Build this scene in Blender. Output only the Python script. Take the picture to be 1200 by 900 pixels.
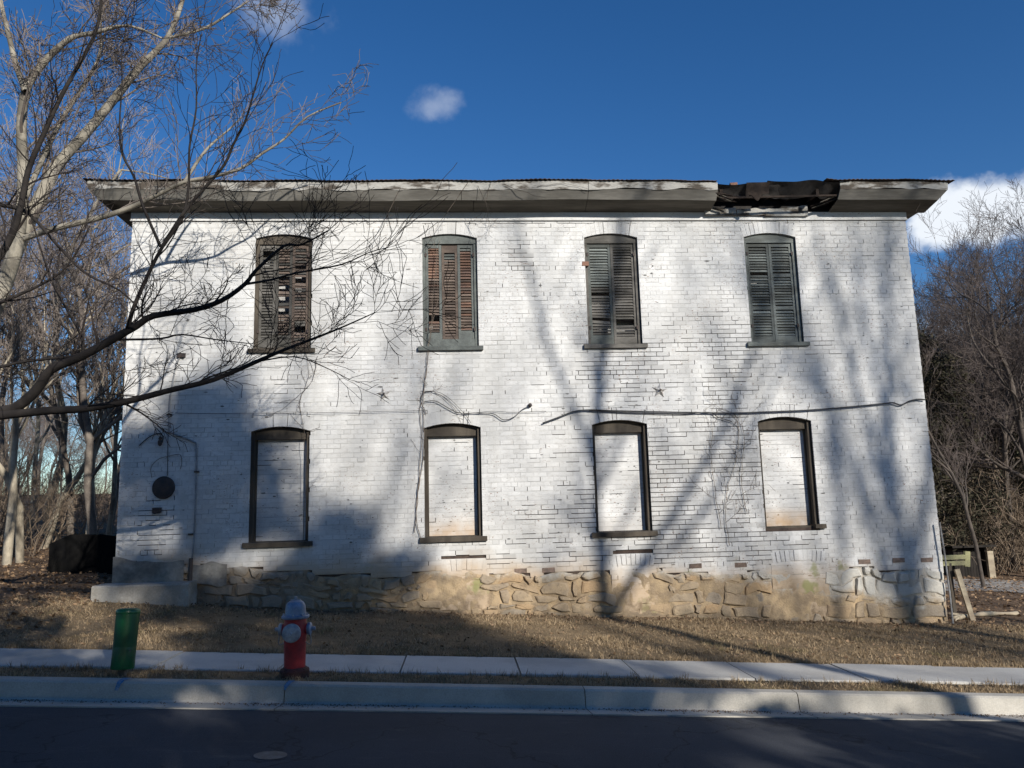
import bpy, math, random
import numpy as np
from mathutils import Vector, Matrix
R = math.radians
sc = bpy.context.scene
for o in list(bpy.data.objects): bpy.data.objects.remove(o)

# ------------------------------------------------------------------ camera
# world: facade plane y = 0, x along the facade, z up, eye level z = 0
CAM = np.array([-1.290, -12.448, 0.0]); YAW, PITCH, ROLL = -0.069771, 0.152672, 0.026778; F = 900.0
def _rot(a, b, c):
    ca, sa, cb, sb, cc, s_ = math.cos(a), math.sin(a), math.cos(b), math.sin(b), math.cos(c), math.sin(c)
    return np.array([[ca, -sa, 0], [sa, ca, 0], [0, 0, 1]]) @ np.array([[1, 0, 0], [0, cb, -sb], [0, sb, cb]]) @ np.array([[cc, 0, s_], [0, 1, 0], [-s_, 0, cc]])
CR = _rot(YAW, PITCH, ROLL)
cd = bpy.data.cameras.new('camera'); cam = bpy.data.objects.new('camera', cd); sc.collection.objects.link(cam)
cd.sensor_width = 36; cd.lens = F / 1200 * 36; cd.clip_start = .05; cd.clip_end = 2000
cam.matrix_world = Matrix(((CR[0][0], CR[0][2], -CR[0][1], CAM[0]), (CR[1][0], CR[1][2], -CR[1][1], CAM[1]), (CR[2][0], CR[2][2], -CR[2][1], CAM[2]), (0, 0, 0, 1)))
sc.camera = cam
def ray(u, v):
    d = CR @ np.array([(u - 600) / F, 1, -(v - 450) / F]); return d / np.linalg.norm(d)
def at(u, v, Y):                                   # photo direction -> point at depth plane Y
    d = ray(u, v); return CAM + d * ((Y - CAM[1]) / d[1])
def wx(u, v=450): return at(u, v, 0)[0]
def wz(u, v): return at(u, v, 0)[2]

# ------------------------------------------------------------------ sky, sun, exposure
SUN_EL, SUN_AZ = R(23), R(28)                      # azimuth: to the right of straight behind the camera
SDIR = Vector((math.sin(SUN_AZ) * math.cos(SUN_EL), -math.cos(SUN_AZ) * math.cos(SUN_EL), math.sin(SUN_EL)))
SKY = .105
w = bpy.data.worlds.new('World'); sc.world = w; w.use_nodes = True
nt = w.node_tree; N = nt.nodes; Lk = nt.links
bg = N['Background']; bg.inputs[1].default_value = SKY
sky = N.new('ShaderNodeTexSky'); sky.sky_type = 'NISHITA'; sky.sun_disc = False
sky.sun_elevation = SUN_EL; sky.sun_rotation = math.pi - SUN_AZ
sky.altitude = 600; sky.air_density = 1.0; sky.dust_density = .15; sky.ozone_density = 3.2
geo = N.new('ShaderNodeTexCoord')
def vm(op, a, b=None):
    n = N.new('ShaderNodeVectorMath'); n.operation = op
    if hasattr(a, 'type'): Lk.new(a, n.inputs[0])
    else: n.inputs[0].default_value = a
    if b is not None:
        if hasattr(b, 'type'): Lk.new(b, n.inputs[1])
        else: n.inputs[1].default_value = b
    return n
def mth(op, a, b=None, c=None, tree=None):
    t = tree or nt
    n = t.nodes.new('ShaderNodeMath'); n.operation = op
    for i, x in enumerate((a, b, c)):
        if x is None: continue
        if hasattr(x, 'type'): t.links.new(x, n.inputs[i])
        else: n.inputs[i].default_value = x
    return n.outputs[0]
dirn = vm('NORMALIZE', geo.outputs['Generated']).outputs[0]
nz = N.new('ShaderNodeTexNoise'); nz.inputs['Scale'].default_value = 9; nz.inputs['Detail'].default_value = 7; nz.inputs['Roughness'].default_value = .6
Lk.new(dirn, nz.inputs['Vector'])
nz2 = N.new('ShaderNodeTexNoise'); nz2.inputs['Scale'].default_value = 30; nz2.inputs['Detail'].default_value = 6
Lk.new(dirn, nz2.inputs['Vector'])
mask = None
CL = [((511, 126), .030, .021, .26, 1.2, 2.6), ((325, 14), .052, .034, .28, 1.2, 2.4), ((1146, 250), .076, .042, .95, .5, 1.3), ((1090, 390), .06, .03, .35, 1, 1.9), ((-180, 150), .12, .07, .6, 1, 1.9), ((1450, 60), .12, .06, .6, 1, 1.9), ((1500, 330), .16, .06, .9, .6, 1.5)]
for (uv, a, b, k, edge_, amp) in CL:
    d = ray(*uv); right = np.cross(d, [0, 0, 1]); right /= np.linalg.norm(right); up = np.cross(right, d)
    x = mth('DIVIDE', vm('DOT_PRODUCT', dirn, tuple(right)).outputs['Value'], a)
    y = mth('DIVIDE', vm('DOT_PRODUCT', dirn, tuple(up)).outputs['Value'], b)
    r2 = mth('ADD', mth('MULTIPLY', x, x), mth('MULTIPLY', y, y))
    fr = mth('GREATER_THAN', vm('DOT_PRODUCT', dirn, tuple(d)).outputs['Value'], 0.)
    s = mth('SUBTRACT', 1.0, mth('SQRT', r2))
    s = mth('ADD', s, mth('MULTIPLY', mth('SUBTRACT', nz.outputs[0], .5), amp))
    s = mth('ADD', s, mth('MULTIPLY', mth('SUBTRACT', nz2.outputs[0], .5), amp * .6))
    mr = N.new('ShaderNodeMapRange'); mr.interpolation_type = 'SMOOTHSTEP'
    Lk.new(s, mr.inputs[0]); mr.inputs[1].default_value = -.15; mr.inputs[2].default_value = edge_ - .15; mr.inputs[4].default_value = k
    m_ = mth('MULTIPLY', mr.outputs[0], fr)
    mask = m_ if mask is None else mth('MAXIMUM', mask, m_)
mix = N.new('ShaderNodeMix'); mix.data_type = 'RGBA'
Lk.new(mask, mix.inputs[0]); hs = N.new('ShaderNodeHueSaturation'); hs.inputs['Saturation'].default_value = 1.27; hs.inputs['Value'].default_value = .80; hs.inputs['Hue'].default_value = .507; Lk.new(sky.outputs[0], hs.inputs['Color']); Lk.new(hs.outputs[0], mix.inputs[6])
mix.inputs[7].default_value = (6.6, 6.95, 7.4, 1)
Lk.new(mix.outputs[2], bg.inputs[0])
sl = bpy.data.lights.new('sun', 'SUN'); sl.energy = 4.3; sl.angle = R(.55); sl.color = (1, .955, .88)
so = bpy.data.objects.new('sun', sl); sc.collection.objects.link(so); so.rotation_euler = SDIR.to_track_quat('Z', 'Y').to_euler(); so.location = SDIR * 60
vs = sc.view_settings; vs.view_transform = 'Standard'; vs.look = 'None'; vs.gamma = 1; vs.use_curve_mapping = False; vs.exposure = .42
sc.render.engine = 'CYCLES'

# ------------------------------------------------------------------ helpers
COL = sc.collection
rnd = random.Random(7)
def mesh_np(name, V, Q=None, T=None, smooth=False, tone=None):
    me = bpy.data.meshes.new(name); V = np.asarray(V, np.float32).reshape(-1, 3)
    Q = np.zeros((0, 4), np.int32) if Q is None or len(Q) == 0 else np.asarray(Q, np.int32)
    T = np.zeros((0, 3), np.int32) if T is None or len(T) == 0 else np.asarray(T, np.int32)
    me.vertices.add(len(V)); me.vertices.foreach_set('co', V.ravel())
    nl = Q.size + T.size; me.loops.add(nl); me.loops.foreach_set('vertex_index', np.concatenate([Q.ravel(), T.ravel()]))
    npoly = len(Q) + len(T); me.polygons.add(npoly)
    st = np.concatenate([np.arange(len(Q)) * 4, Q.size + np.arange(len(T)) * 3]).astype(np.int32)
    me.polygons.foreach_set('loop_start', st)
    if smooth: me.polygons.foreach_set('use_smooth', np.ones(npoly, bool))
    if tone is not None:
        a = me.attributes.new('tone', 'FLOAT', 'POINT'); a.data.foreach_set('value', np.asarray(tone, np.float32))
    me.update(calc_edges=True); me.validate()
    if not smooth: me.shade_flat()
    return me
def tag(o, label=None, cat=None, group=None, kind=None):
    for k, v in (('label', label), ('category', cat), ('group', group), ('kind', kind)):
        if v: o[k] = v
    return o
BASE = {}
def obj(name, me, mat=None, parent=None, loc=None, rot=None):
    o = bpy.data.objects.new(name, me); COL.objects.link(o)
    if mat is not None and me is not None and not me.materials: me.materials.append(mat)
    if parent is not None:
        o.parent = parent
        if parent.name in BASE: o.matrix_parent_inverse = Matrix.Translation(BASE[parent.name]).inverted()
    if loc is not None: o.location = loc
    if rot is not None: o.rotation_euler = rot
    return o
def empty(name, loc, label, cat, group=None):      # children of it are given in world coordinates
    o = bpy.data.objects.new(name, None); COL.objects.link(o); o.location = loc; o.empty_display_size = .2
    BASE[o.name] = Vector(loc); return tag(o, label, cat, group)
class MB:
    def __init__(s): s.V = []; s.Q = []; s.T = []; s.tone = []
    def add(s, V, F, tone=.5):
        b = len(s.V); s.V += [tuple(p) for p in V]; s.tone += [tone] * len(V)
        for f in F:
            if len(f) == 4: s.Q.append([b + i for i in f])
            elif len(f) == 3: s.T.append([b + i for i in f])
            else:
                for k in range(1, len(f) - 1): s.T.append([b + f[0], b + f[k], b + f[k + 1]])
    def box(s, x0, x1, y0, y1, z0, z1, tone=.5, jit=0):
        V = [(x, y, z) for z in (z0, z1) for y in (y0, y1) for x in (x0, x1)]
        if jit: V = [tuple(c + rnd.uniform(-jit, jit) for c in p) for p in V]
        s.add(V, [(0, 2, 3, 1), (4, 5, 7, 6), (0, 1, 5, 4), (2, 6, 7, 3), (0, 4, 6, 2), (1, 3, 7, 5)], tone)
    def obox(s, p0, p1, w, t, up=(0, 0, 1), tone=.5, taper=1):  # beam from p0 to p1
        p0, p1 = Vector(p0), Vector(p1); d = (p1 - p0).normalized(); a = d.cross(Vector(up))
        if a.length < 1e-4: a = d.cross(Vector((1, 0, 0)))
        a.normalize(); b = a.cross(d); V = []
        for p, k in ((p0, 1), (p1, taper)):
            for i, j in ((-1, -1), (1, -1), (1, 1), (-1, 1)): V.append(p + a * (i * w / 2 * k) + b * (j * t / 2 * k))
        s.add(V, [(3, 2, 1, 0), (4, 5, 6, 7), (0, 1, 5, 4), (1, 2, 6, 5), (2, 3, 7, 6), (3, 0, 4, 7)], tone)
    def lathe(s, prof, c=(0, 0, 0), n=24, axis=None, tone=.5, caps=True):
        c = Vector(c); ax = Vector(axis or (0, 0, 1)).normalized(); a = ax.orthogonal().normalized(); b = ax.cross(a); V = []
        for r, h in prof:
            for k in range(n): t = 2 * math.pi * k / n; V.append(c + ax * h + (a * math.cos(t) + b * math.sin(t)) * r)
        Fs = [(i * n + k, i * n + (k + 1) % n, (i + 1) * n + (k + 1) % n, (i + 1) * n + k) for i in range(len(prof) - 1) for k in range(n)]
        if caps: Fs += [tuple(range(n))[::-1], tuple((len(prof) - 1) * n + k for k in range(n))]
        s.add(V, Fs, tone)
    def tube(s, pts, r, n=6, tone=.5):
        pts = [Vector(p) for p in pts]; V = []
        rr = r if hasattr(r, '__len__') else [r] * len(pts)
        for i, p in enumerate(pts):
            d = (pts[min(i + 1, len(pts) - 1)] - pts[max(i - 1, 0)]).normalized()
            a = d.cross(Vector((.3, .2, 1)) if abs(d.z) < .9 else Vector((1, .1, 0))).normalized(); b = d.cross(a)
            for k in range(n): t = 2 * math.pi * k / n; V.append(p + (a * math.cos(t) + b * math.sin(t)) * rr[i])
        Fs = [(i * n + k, i * n + (k + 1) % n, (i + 1) * n + (k + 1) % n, (i + 1) * n + k) for i in range(len(pts) - 1) for k in range(n)]
        Fs += [tuple(range(n))[::-1], tuple((len(pts) - 1) * n + k for k in range(n))]
        s.add(V, Fs, tone)
    def me(s, name, smooth=False): return mesh_np(name, s.V, s.Q, s.T, smooth, s.tone)
    def build(s, name, mat, parent=None, smooth=False): return obj(name, s.me(name, smooth), mat, parent)
def smooth_by_angle(o, deg=35):
    me = o.data; me.polygons.foreach_set('use_smooth', np.ones(len(me.polygons), bool))
    try: me.set_sharp_from_angle(angle=R(deg))
    except Exception: pass
def catmull(P, n=4):
    P = [np.array(p, float) for p in P]; out = []
    for i in range(len(P) - 1):
        a, b, c, d = P[max(i - 1, 0)], P[i], P[i + 1], P[min(i + 2, len(P) - 1)]
        for k in range(n):
            t = k / n; out.append(.5 * ((2 * b) + (c - a) * t + (2 * a - 5 * b + 4 * c - d) * t * t + (-a + 3 * b - 3 * c + d) * t ** 3))
    out.append(P[-1]); return out
def vnoise(x, y, seed=0):                           # cheap value noise
    def h(i, j):
        n = (i * 374761393 + j * 668265263 + seed * 1442695041) & 0xffffffff; n = ((n ^ (n >> 13)) * 1274126177) & 0xffffffff; return ((n ^ (n >> 16)) & 0xffff) / 65535
    i, j = math.floor(x), math.floor(y); f, g = x - i, y - j; f = f * f * (3 - 2 * f); g = g * g * (3 - 2 * g)
    return (h(i, j) * (1 - f) + h(i + 1, j) * f) * (1 - g) + (h(i, j + 1) * (1 - f) + h(i + 1, j + 1) * f) * g

# ------------------------------------------------------------------ materials
class Mt:
    def __init__(s, name, rough=.9, spec=.25, metal=0):
        s.m = bpy.data.materials.new(name); s.m.use_nodes = True; s.t = s.m.node_tree; s.b = s.t.nodes['Principled BSDF']
        s.b.inputs['Roughness'].default_value = rough; s.b.inputs['Specular IOR Level'].default_value = spec; s.b.inputs['Metallic'].default_value = metal
        s.pos = s.t.nodes.new('ShaderNodeNewGeometry').outputs['Position']
    def L(s, a, b): s.t.links.new(a, b)
    def val(s, sock, x):
        if hasattr(x, 'type'): s.L(x, sock)
        elif hasattr(x, '__len__') and len(x) == 3: sock.default_value = (*x, 1)
        else: sock.default_value = x
    def noise(s, scale, detail=4, rough=.55, stretch=None, off=0, src=None):
        n = s.t.nodes.new('ShaderNodeTexNoise'); n.inputs['Scale'].default_value = scale; n.inputs['Detail'].default_value = detail; n.inputs['Roughness'].default_value = rough
        mp = s.t.nodes.new('ShaderNodeMapping'); mp.inputs['Scale'].default_value = stretch or (1, 1, 1); mp.inputs['Location'].default_value = (off, off * .7, off * .3)
        s.L(src or s.pos, mp.inputs[0]); s.L(mp.outputs[0], n.inputs['Vector']); return n.outputs[0]
    def ramp(s, x, a, b, lo=0, hi=1):
        n = s.t.nodes.new('ShaderNodeMapRange'); n.interpolation_type = 'SMOOTHSTEP'; s.L(x, n.inputs[0])
        for i, v in ((1, a), (2, b), (3, lo), (4, hi)): n.inputs[i].default_value = v
        return n.outputs[0]
    def mix(s, f, a, b, blend='MIX'):
        n = s.t.nodes.new('ShaderNodeMix'); n.data_type = 'RGBA'; n.blend_type = blend
        s.val(n.inputs[0], f); s.val(n.inputs[6], a); s.val(n.inputs[7], b); return n.outputs[2]
    def math(s, op, a, b=None, c=None): return mth(op, a, b, c, s.t)
    def attr(s, name='tone'):
        n = s.t.nodes.new('ShaderNodeAttribute'); n.attribute_name = name; return n.outputs['Fac']
    def orand(s): return s.t.nodes.new('ShaderNodeObjectInfo').outputs['Random']
    def sep(s):
        n = s.t.nodes.new('ShaderNodeSeparateXYZ'); s.L(s.pos, n.inputs[0]); return n.outputs
    def scale(s, c, f):
        n = s.t.nodes.new('ShaderNodeVectorMath'); n.operation = 'SCALE'; s.val2(n.inputs[0], c); s.val(n.inputs['Scale'], f); return n.outputs[0]
    def val2(s, sock, x):
        if hasattr(x, 'type'): s.L(x, sock)
        else: sock.default_value = x
    def color(s, c): s.val(s.b.inputs['Base Color'], c); return s
    def bump(s, h, strength=.3, dist=.01):
        n = s.t.nodes.new('ShaderNodeBump'); n.inputs['Strength'].default_value = strength; n.inputs['Distance'].default_value = dist
        s.L(h, n.inputs['Height']); s.L(n.outputs[0], s.b.inputs['Normal']); return s
def simple(name, c, c2=None, scale=4, rough=.85, spec=.25, metal=0, bump=.2, bscale=60, stretch=None, tone=0, orand=0, lo=.35, hi=.65):
    m = Mt(name, rough, spec, metal)
    col = m.mix(m.ramp(m.noise(scale, 5, .6, stretch), lo, hi), c, c2 or tuple(x * .7 for x in c))
    f = m.ramp(m.noise(bscale, 3, .6, stretch), .2, .8, .85, 1.12); col = m.scale(col, f)
    if tone: col = m.scale(col, m.math('MULTIPLY_ADD', m.attr(), 2 * tone, 1 - tone))
    if orand: col = m.scale(col, m.math('MULTIPLY_ADD', m.orand(), 2 * orand, 1 - orand))
    m.color(col)
    if bump: m.bump(m.noise(bscale, 4, .6, stretch), bump, .01)
    return m.m

def wall_paint(name, infill=False):
    m = Mt(name, .75, .25); x, y, z = m.sep()
    big = m.noise(.9, 5, .6); col = m.mix(m.ramp(big, .35, .7), (.69, .682, .66), (.57, .56, .535))
    col = m.scale(col, m.math('MULTIPLY_ADD', m.attr(), .14, .91))
    streak = m.noise(2.2, 5, .65, (1, 1, .12), 5); col = m.mix(m.ramp(streak, .50, .72, 0, .5), col, (.50, .49, .46))
    grime = m.noise(14, 5, .7, (1, 1, 2), 3); col = m.mix(m.ramp(grime, .48, .74, 0, .55), col, (.42, .40, .37))
    # flaked paint showing brick
    ch = m.math('MULTIPLY', m.ramp(m.noise(26, 3, .5, (1, 1, 2.2), 9), .63, .68), m.ramp(m.noise(1.3, 4, .6, None, 4), .45, .62))
    col = m.mix(ch, col, (.24, .15, .11))
    # earth stain rising from the footing and clay-coloured wash
    zz = m.math('MULTIPLY_ADD', x, .045, z)
    zz = m.math('ADD', zz, m.math('MULTIPLY', m.math('SUBTRACT', m.noise(1.1, 4, .6, None, 2), .5), .9))
    st = m.ramp(zz, -1.35, -.78, 1, 0); col = m.mix(m.math('MULTIPLY', st, .85), col, (.47, .335, .20))
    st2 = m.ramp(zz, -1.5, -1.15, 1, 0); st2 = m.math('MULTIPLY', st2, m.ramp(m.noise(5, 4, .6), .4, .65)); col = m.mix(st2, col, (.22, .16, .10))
    if infill:
        a = m.math('MULTIPLY', m.ramp(z, -.48, -.12, 1, 0), m.math('ADD', .12, m.math('MAXIMUM', m.math('MULTIPLY', m.ramp(x, -2.6, -2.3), m.ramp(x, -.6, -.4, .75, 0)), m.ramp(x, 3.0, 3.3, 0, .88)))); col = m.mix(m.math('MULTIPLY', a, m.ramp(m.noise(3, 4), .3, .6, .35, .85)), col, (.46, .30, .16))
    al = m.math('MULTIPLY', m.ramp(m.noise(1.7, 4, .6, None, 12), .58, .68), m.ramp(z, -1.3, -.7, .8, 0)); col = m.mix(al, col, (.26, .26, .10))
    m.color(col); m.bump(m.noise(55, 5, .65), .35, .006); return m.m
def stone_mat():
    m = Mt('rubble_stone', .92, .15); x, y, z = m.sep()
    n = m.noise(2.6, 5, .6); col = m.mix(m.ramp(n, .3, .7), (.44, .335, .215), (.31, .245, .175))
    r = m.orand(); col = m.mix(m.ramp(r, .6, 1, 0, .75), col, (.46, .31, .17)); col = m.mix(m.ramp(r, .25, 0, 0, .6), col, (.27, .24, .20))
    col = m.mix(m.ramp(m.noise(18, 5, .7), .5, .75, 0, .55), col, (.15, .12, .09))
    # drips of white paint from the wall above, thickest along the top and at the far right end
    zz = m.math('MULTIPLY_ADD', x, .04, z); zz = m.math('ADD', zz, m.math('MULTIPLY', m.ramp(x, 2.5, 6, 0, 1), .42))
    zz = m.math('ADD', zz, m.math('MULTIPLY', m.math('SUBTRACT', m.noise(3, 5, .65, None, 7), .5), .7))
    col = m.mix(m.ramp(zz, -1.20, -.95, 0, .85), col, (.60, .58, .52))
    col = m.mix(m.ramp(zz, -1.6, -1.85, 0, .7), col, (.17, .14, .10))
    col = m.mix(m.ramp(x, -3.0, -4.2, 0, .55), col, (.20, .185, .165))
    m.color(col); m.bump(m.noise(22, 6, .7), .8, .02); return m.m
M = {}
M['paint'] = wall_paint('white_wall_paint'); M['infill'] = wall_paint('infill_paint', True)
M['stone'] = stone_mat()
def mortar_mat():
    m = Mt('earth_mortar', .95, .1); x, y, z = m.sep(); col = m.mix(m.ramp(m.noise(5, 5, .6), .35, .65), (.45, .335, .205), (.29, .22, .145))
    zz = m.math('MULTIPLY_ADD', x, .04, z); zz = m.math('ADD', zz, m.math('MULTIPLY', m.ramp(x, 2.5, 6, 0, 1), .42))
    zz = m.math('ADD', zz, m.math('MULTIPLY', m.math('SUBTRACT', m.noise(3, 5, .65, None, 7), .5), .7))
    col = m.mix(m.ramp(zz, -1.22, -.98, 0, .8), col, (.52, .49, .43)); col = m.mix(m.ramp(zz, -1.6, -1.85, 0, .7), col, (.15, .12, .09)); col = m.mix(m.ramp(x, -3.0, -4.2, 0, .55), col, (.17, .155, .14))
    m.color(col); m.bump(m.noise(30, 5, .7), .9, .02); return m.m
M['mortar'] = mortar_mat()
M['core'] = simple('old_brick_core', (.10, .075, .06), (.06, .045, .04), 9, .95, .1)
M['bare'] = simple('bare_brick', (.25, .18, .14), (.15, .115, .095), 12, .9, .15, orand=.25)
M['brickred'] = simple('red_brick_chip', (.27, .15, .105), (.20, .11, .08), 14, .9, .15)
M['parge'] = simple('grey_cement_render', (.33, .31, .27), (.17, .155, .135), 2.5, .92, .15, bump=.6, bscale=26)
M['concrete'] = simple('walk_concrete', (.52, .50, .46), (.43, .41, .375), 1.6, .9, .2, bump=.35, bscale=90, orand=.07)
M['stoop'] = simple('stoop_concrete', (.40, .38, .34), (.27, .25, .215), 2.2, .93, .15, bump=.5, bscale=40)
M['curb'] = simple('curb_concrete', (.47, .44, .385), (.36, .335, .29), 1.3, .9, .2, bump=.4, bscale=80, orand=.06)
M['frame'] = simple('weathered_frame', (.105, .088, .068), (.06, .05, .04), 5, .85, .2, stretch=(1, 1, .2), bump=.4, bscale=40)
M['greenframe'] = simple('grey_green_frame', (.165, .18, .165), (.11, .118, .11), 4, .8, .25, bump=.3, bscale=40)
M['brownslat'] = simple('bare_brown_slat', (.19, .145, .115), (.115, .09, .075), 7, .9, .15, stretch=(.3, 1, 1), orand=.4)
M['redslat'] = simple('rusty_red_slat', (.25, .15, .105), (.15, .10, .08), 7, .9, .15, stretch=(.3, 1, 1), orand=.3)
M['greyslat'] = simple('grey_green_slat', (.185, .20, .185), (.115, .12, .108), 6, .85, .2, stretch=(.3, 1, 1), orand=.35)
M['darkslat'] = simple('dark_weathered_slat', (.15, .14, .125), (.085, .08, .07), 6, .9, .15, stretch=(.3, 1, 1), orand=.4)
M['fascia'] = simple('peeling_fascia_paint', (.40, .385, .35), (.09, .075, .06), 5, .85, .2, stretch=(.5, 1, 1.6), bump=.5, bscale=35, lo=.44, hi=.60)
M['soffit'] = simple('grey_soffit_boards', (.16, .145, .12), (.10, .09, .075), 5, .9, .15, stretch=(.12, 1, 1), bump=.3, bscale=30)
M['crown'] = simple('worn_crown_paint', (.26, .245, .215), (.16, .15, .13), 4, .85, .2, stretch=(.2, 1, 1), bump=.3, bscale=30)
M['rot'] = simple('rotten_timber', (.055, .042, .034), (.025, .02, .018), 6, .95, .1, stretch=(1, 1, 1), bump=.5, bscale=30)
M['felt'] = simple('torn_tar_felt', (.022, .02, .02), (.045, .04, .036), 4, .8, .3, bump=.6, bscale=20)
M['tin'] = simple('rusty_corrugated_roof', (.12, .085, .07), (.05, .045, .045), 3, .6, .4, bump=.2)
M['iron'] = simple('dark_rusty_iron', (.045, .038, .036), (.075, .052, .042), 8, .7, .35, bump=.3, bscale=50)
M['star'] = simple('painted_iron_star', (.55, .54, .52), (.30, .27, .24), 25, .7, .3)
M['pipe'] = simple('grey_painted_conduit', (.33, .34, .35), (.22, .22, .22), 6, .6, .35)
M['rustpipe'] = simple('dark_old_pipe', (.07, .06, .055), (.11, .07, .05), 8, .8, .3)
M['cable'] = simple('black_cable', (.03, .03, .032), (.06, .06, .06), 5, .6, .35, bump=0)
M['vine'] = simple('dry_vine', (.17, .135, .105), (.10, .08, .065), 8, .9, .1, bump=0)
M['rodgrey'] = simple('grey_rod', (.30, .30, .30), (.18, .17, .16), 8, .6, .4)
M['barkshade'] = simple('shade_darkened_bark', (.042, .036, .032), (.022, .019, .018), 5, .9, .15, bump=.6, bscale=40)  # bark and twigs of the left tree darkened to stand for shade
M['twigshade'] = simple('shade_darkened_twigs', (.045, .036, .032), (.028, .024, .022), 5, .9, .1, bump=0)
M['barkpale'] = simple('pale_blotched_bark', (.30, .27, .215), (.14, .125, .10), 3.2, .85, .2, bump=.5, bscale=30, lo=.42, hi=.60)
M['twigpale'] = simple('pale_twigs', (.20, .165, .14), (.135, .115, .10), 3, .9, .1, bump=0)
M['barkgrey'] = simple('grey_woodland_bark', (.21, .18, .15), (.12, .10, .085), 3, .92, .12, bump=.6, bscale=25)
M['twiggrey'] = simple('grey_brown_twigs', (.24, .20, .18), (.15, .125, .115), 1, .9, .1, bump=0, orand=.2)
M['barkbirch'] = simple('cream_thin_bark', (.47, .41, .31), (.26, .22, .165), 4, .85, .2, bump=.5, bscale=25, stretch=(1, 1, .5))
M['brush'] = simple('dry_brush_stems', (.27, .205, .145), (.15, .115, .085), 2, .9, .1, bump=0, orand=.25)
M['cedar'] = simple('dull_evergreen_needles', (.046, .046, .028), (.058, .045, .030), 2.5, .85, .15, bump=0, orand=.2, tone=.35)
M['evergreen'] = simple('broad_evergreen_leaves', (.05, .075, .03), (.035, .055, .02), 2.5, .7, .3, bump=0, tone=.3)
M['rawwood'] = simple('pale_weathered_boards', (.42, .36, .26), (.27, .22, .16), 5, .88, .15, stretch=(.4, 1, 1), bump=.4, bscale=40)
M['mossboard'] = simple('mossy_boards', (.40, .38, .20), (.24, .22, .13), 4, .9, .15, bump=.4, bscale=40)
M['shedwood'] = simple('dark_shed_boards', (.035, .03, .026), (.02, .018, .016), 4, .95, .1, stretch=(3, 1, .3), bump=.4, bscale=30)
M['shadeblack'] = simple('shade_black_sheet', (.007, .007, .0075), (.011, .0105, .010), 4, 1, .02, bump=.4, bscale=14)  # black stands in for deep shade beside the house
M['red'] = simple('faded_red_enamel', (.42, .03, .032), (.24, .025, .026), 7, .5, .4, bump=.15, bscale=70)
M['silver'] = simple('silver_blue_paint', (.25, .31, .41), (.16, .20, .27), 9, .45, .45, metal=.2, bump=.15, bscale=70)
M['white_cap'] = simple('worn_silver_cap', (.48, .48, .49), (.28, .28, .30), 14, .5, .4, metal=.1, bump=.2, bscale=70)
M['rustbase'] = simple('dirty_red_flange', (.11, .035, .03), (.06, .03, .026), 9, .8, .3, bump=.4, bscale=50)
M['green'] = simple('green_plastic', (.004, .105, .034), (.003, .07, .024), 3, .34, .5, bump=.1)
M['steel'] = simple('galvanised_post', (.15, .15, .155), (.09, .085, .08), 9, .6, .4)
M['bluepaint'] = simple('blue_survey_paint', (.07, .18, .34), (.22, .28, .34), 30, .85, .2, bump=.2)
M['chain'] = simple('dull_chain', (.35, .35, .36), (.2, .2, .2), 9, .5, .5, metal=.4)
def asphalt():
    m = Mt('asphalt', .88, .3); n = m.noise(.7, 5, .6); col = m.mix(m.ramp(n, .3, .7), (.052, .056, .066), (.036, .039, .047))
    v = m.t.nodes.new('ShaderNodeTexVoronoi'); v.feature = 'DISTANCE_TO_EDGE'; v.inputs['Scale'].default_value = .55; wp = m.t.nodes.new('ShaderNodeVectorMath'); wp.operation = 'ADD'; nn = m.t.nodes.new('ShaderNodeTexNoise'); nn.inputs['Scale'].default_value = 2.5; nn.inputs['Detail'].default_value = 6; m.L(m.pos, nn.inputs['Vector']); m.L(m.pos, wp.inputs[0]); m.L(nn.outputs['Color'], wp.inputs[1]); m.L(wp.outputs[0], v.inputs['Vector'])
    col = m.mix(m.ramp(v.outputs['Distance'], .010, .004, 0, .7), col, (.018, .018, .02)); col = m.mix(m.ramp(m.noise(3.5, 5, .7, (.4, 1.6, 1), 6), .56, .74, 0, .5), col, (.095, .093, .09))
    col = m.scale(col, m.ramp(m.noise(160, 2, .5), .3, .75, .75, 1.35)); m.color(col); m.bump(m.noise(140, 3, .6), .5, .008); return m.m
M['asphalt'] = asphalt()
def ground_mat():
    m = Mt('winter_turf_and_litter', .95, .1); x, y, z = m.sep()
    n = m.noise(1.4, 6, .65); lawn = m.mix(m.ramp(n, .35, .65), (.26, .19, .115), (.165, .12, .072))
    lawn = m.mix(m.ramp(m.noise(9, 5, .7), .5, .75, 0, .7), lawn, (.32, .24, .15))
    lit = m.mix(m.ramp(m.noise(3, 6, .7, None, 3), .35, .65), (.12, .078, .05), (.195, .135, .09))
    lit = m.mix(m.ramp(m.noise(22, 4, .7), .5, .75, 0, .6), lit, (.06, .045, .034))
    edge = m.math('ADD', y, m.math('MULTIPLY', m.noise(.6, 4), 2.)); side = m.ramp(edge, .4, 2.2)
    side = m.math('MAXIMUM', side, m.ramp(m.math('ADD', x, m.noise(2., 4)), -6.2, -7.6))
    side = m.math('MAXIMUM', side, m.ramp(m.math('ADD', y, m.math('MULTIPLY', m.noise(2.5, 4), .5)), -.15, .1, 0, .6))
    m.color(m.mix(side, lawn, lit)); m.bump(m.noise(40, 6, .75), .9, .03); return m.m
M['ground'] = ground_mat()
def grass_mat():
    m = Mt('dry_grass_blades', .9, .1); t = m.attr(); n = m.noise(1.4, 6, .65)
    col = m.mix(m.ramp(t, 0, 1), (.19, .135, .078), (.46, .345, .215)); col = m.mix(m.ramp(n, .55, .68, 0, .55), col, (.15, .145, .06)); m.color(col); return m.m
M['grass'] = grass_mat()
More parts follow.
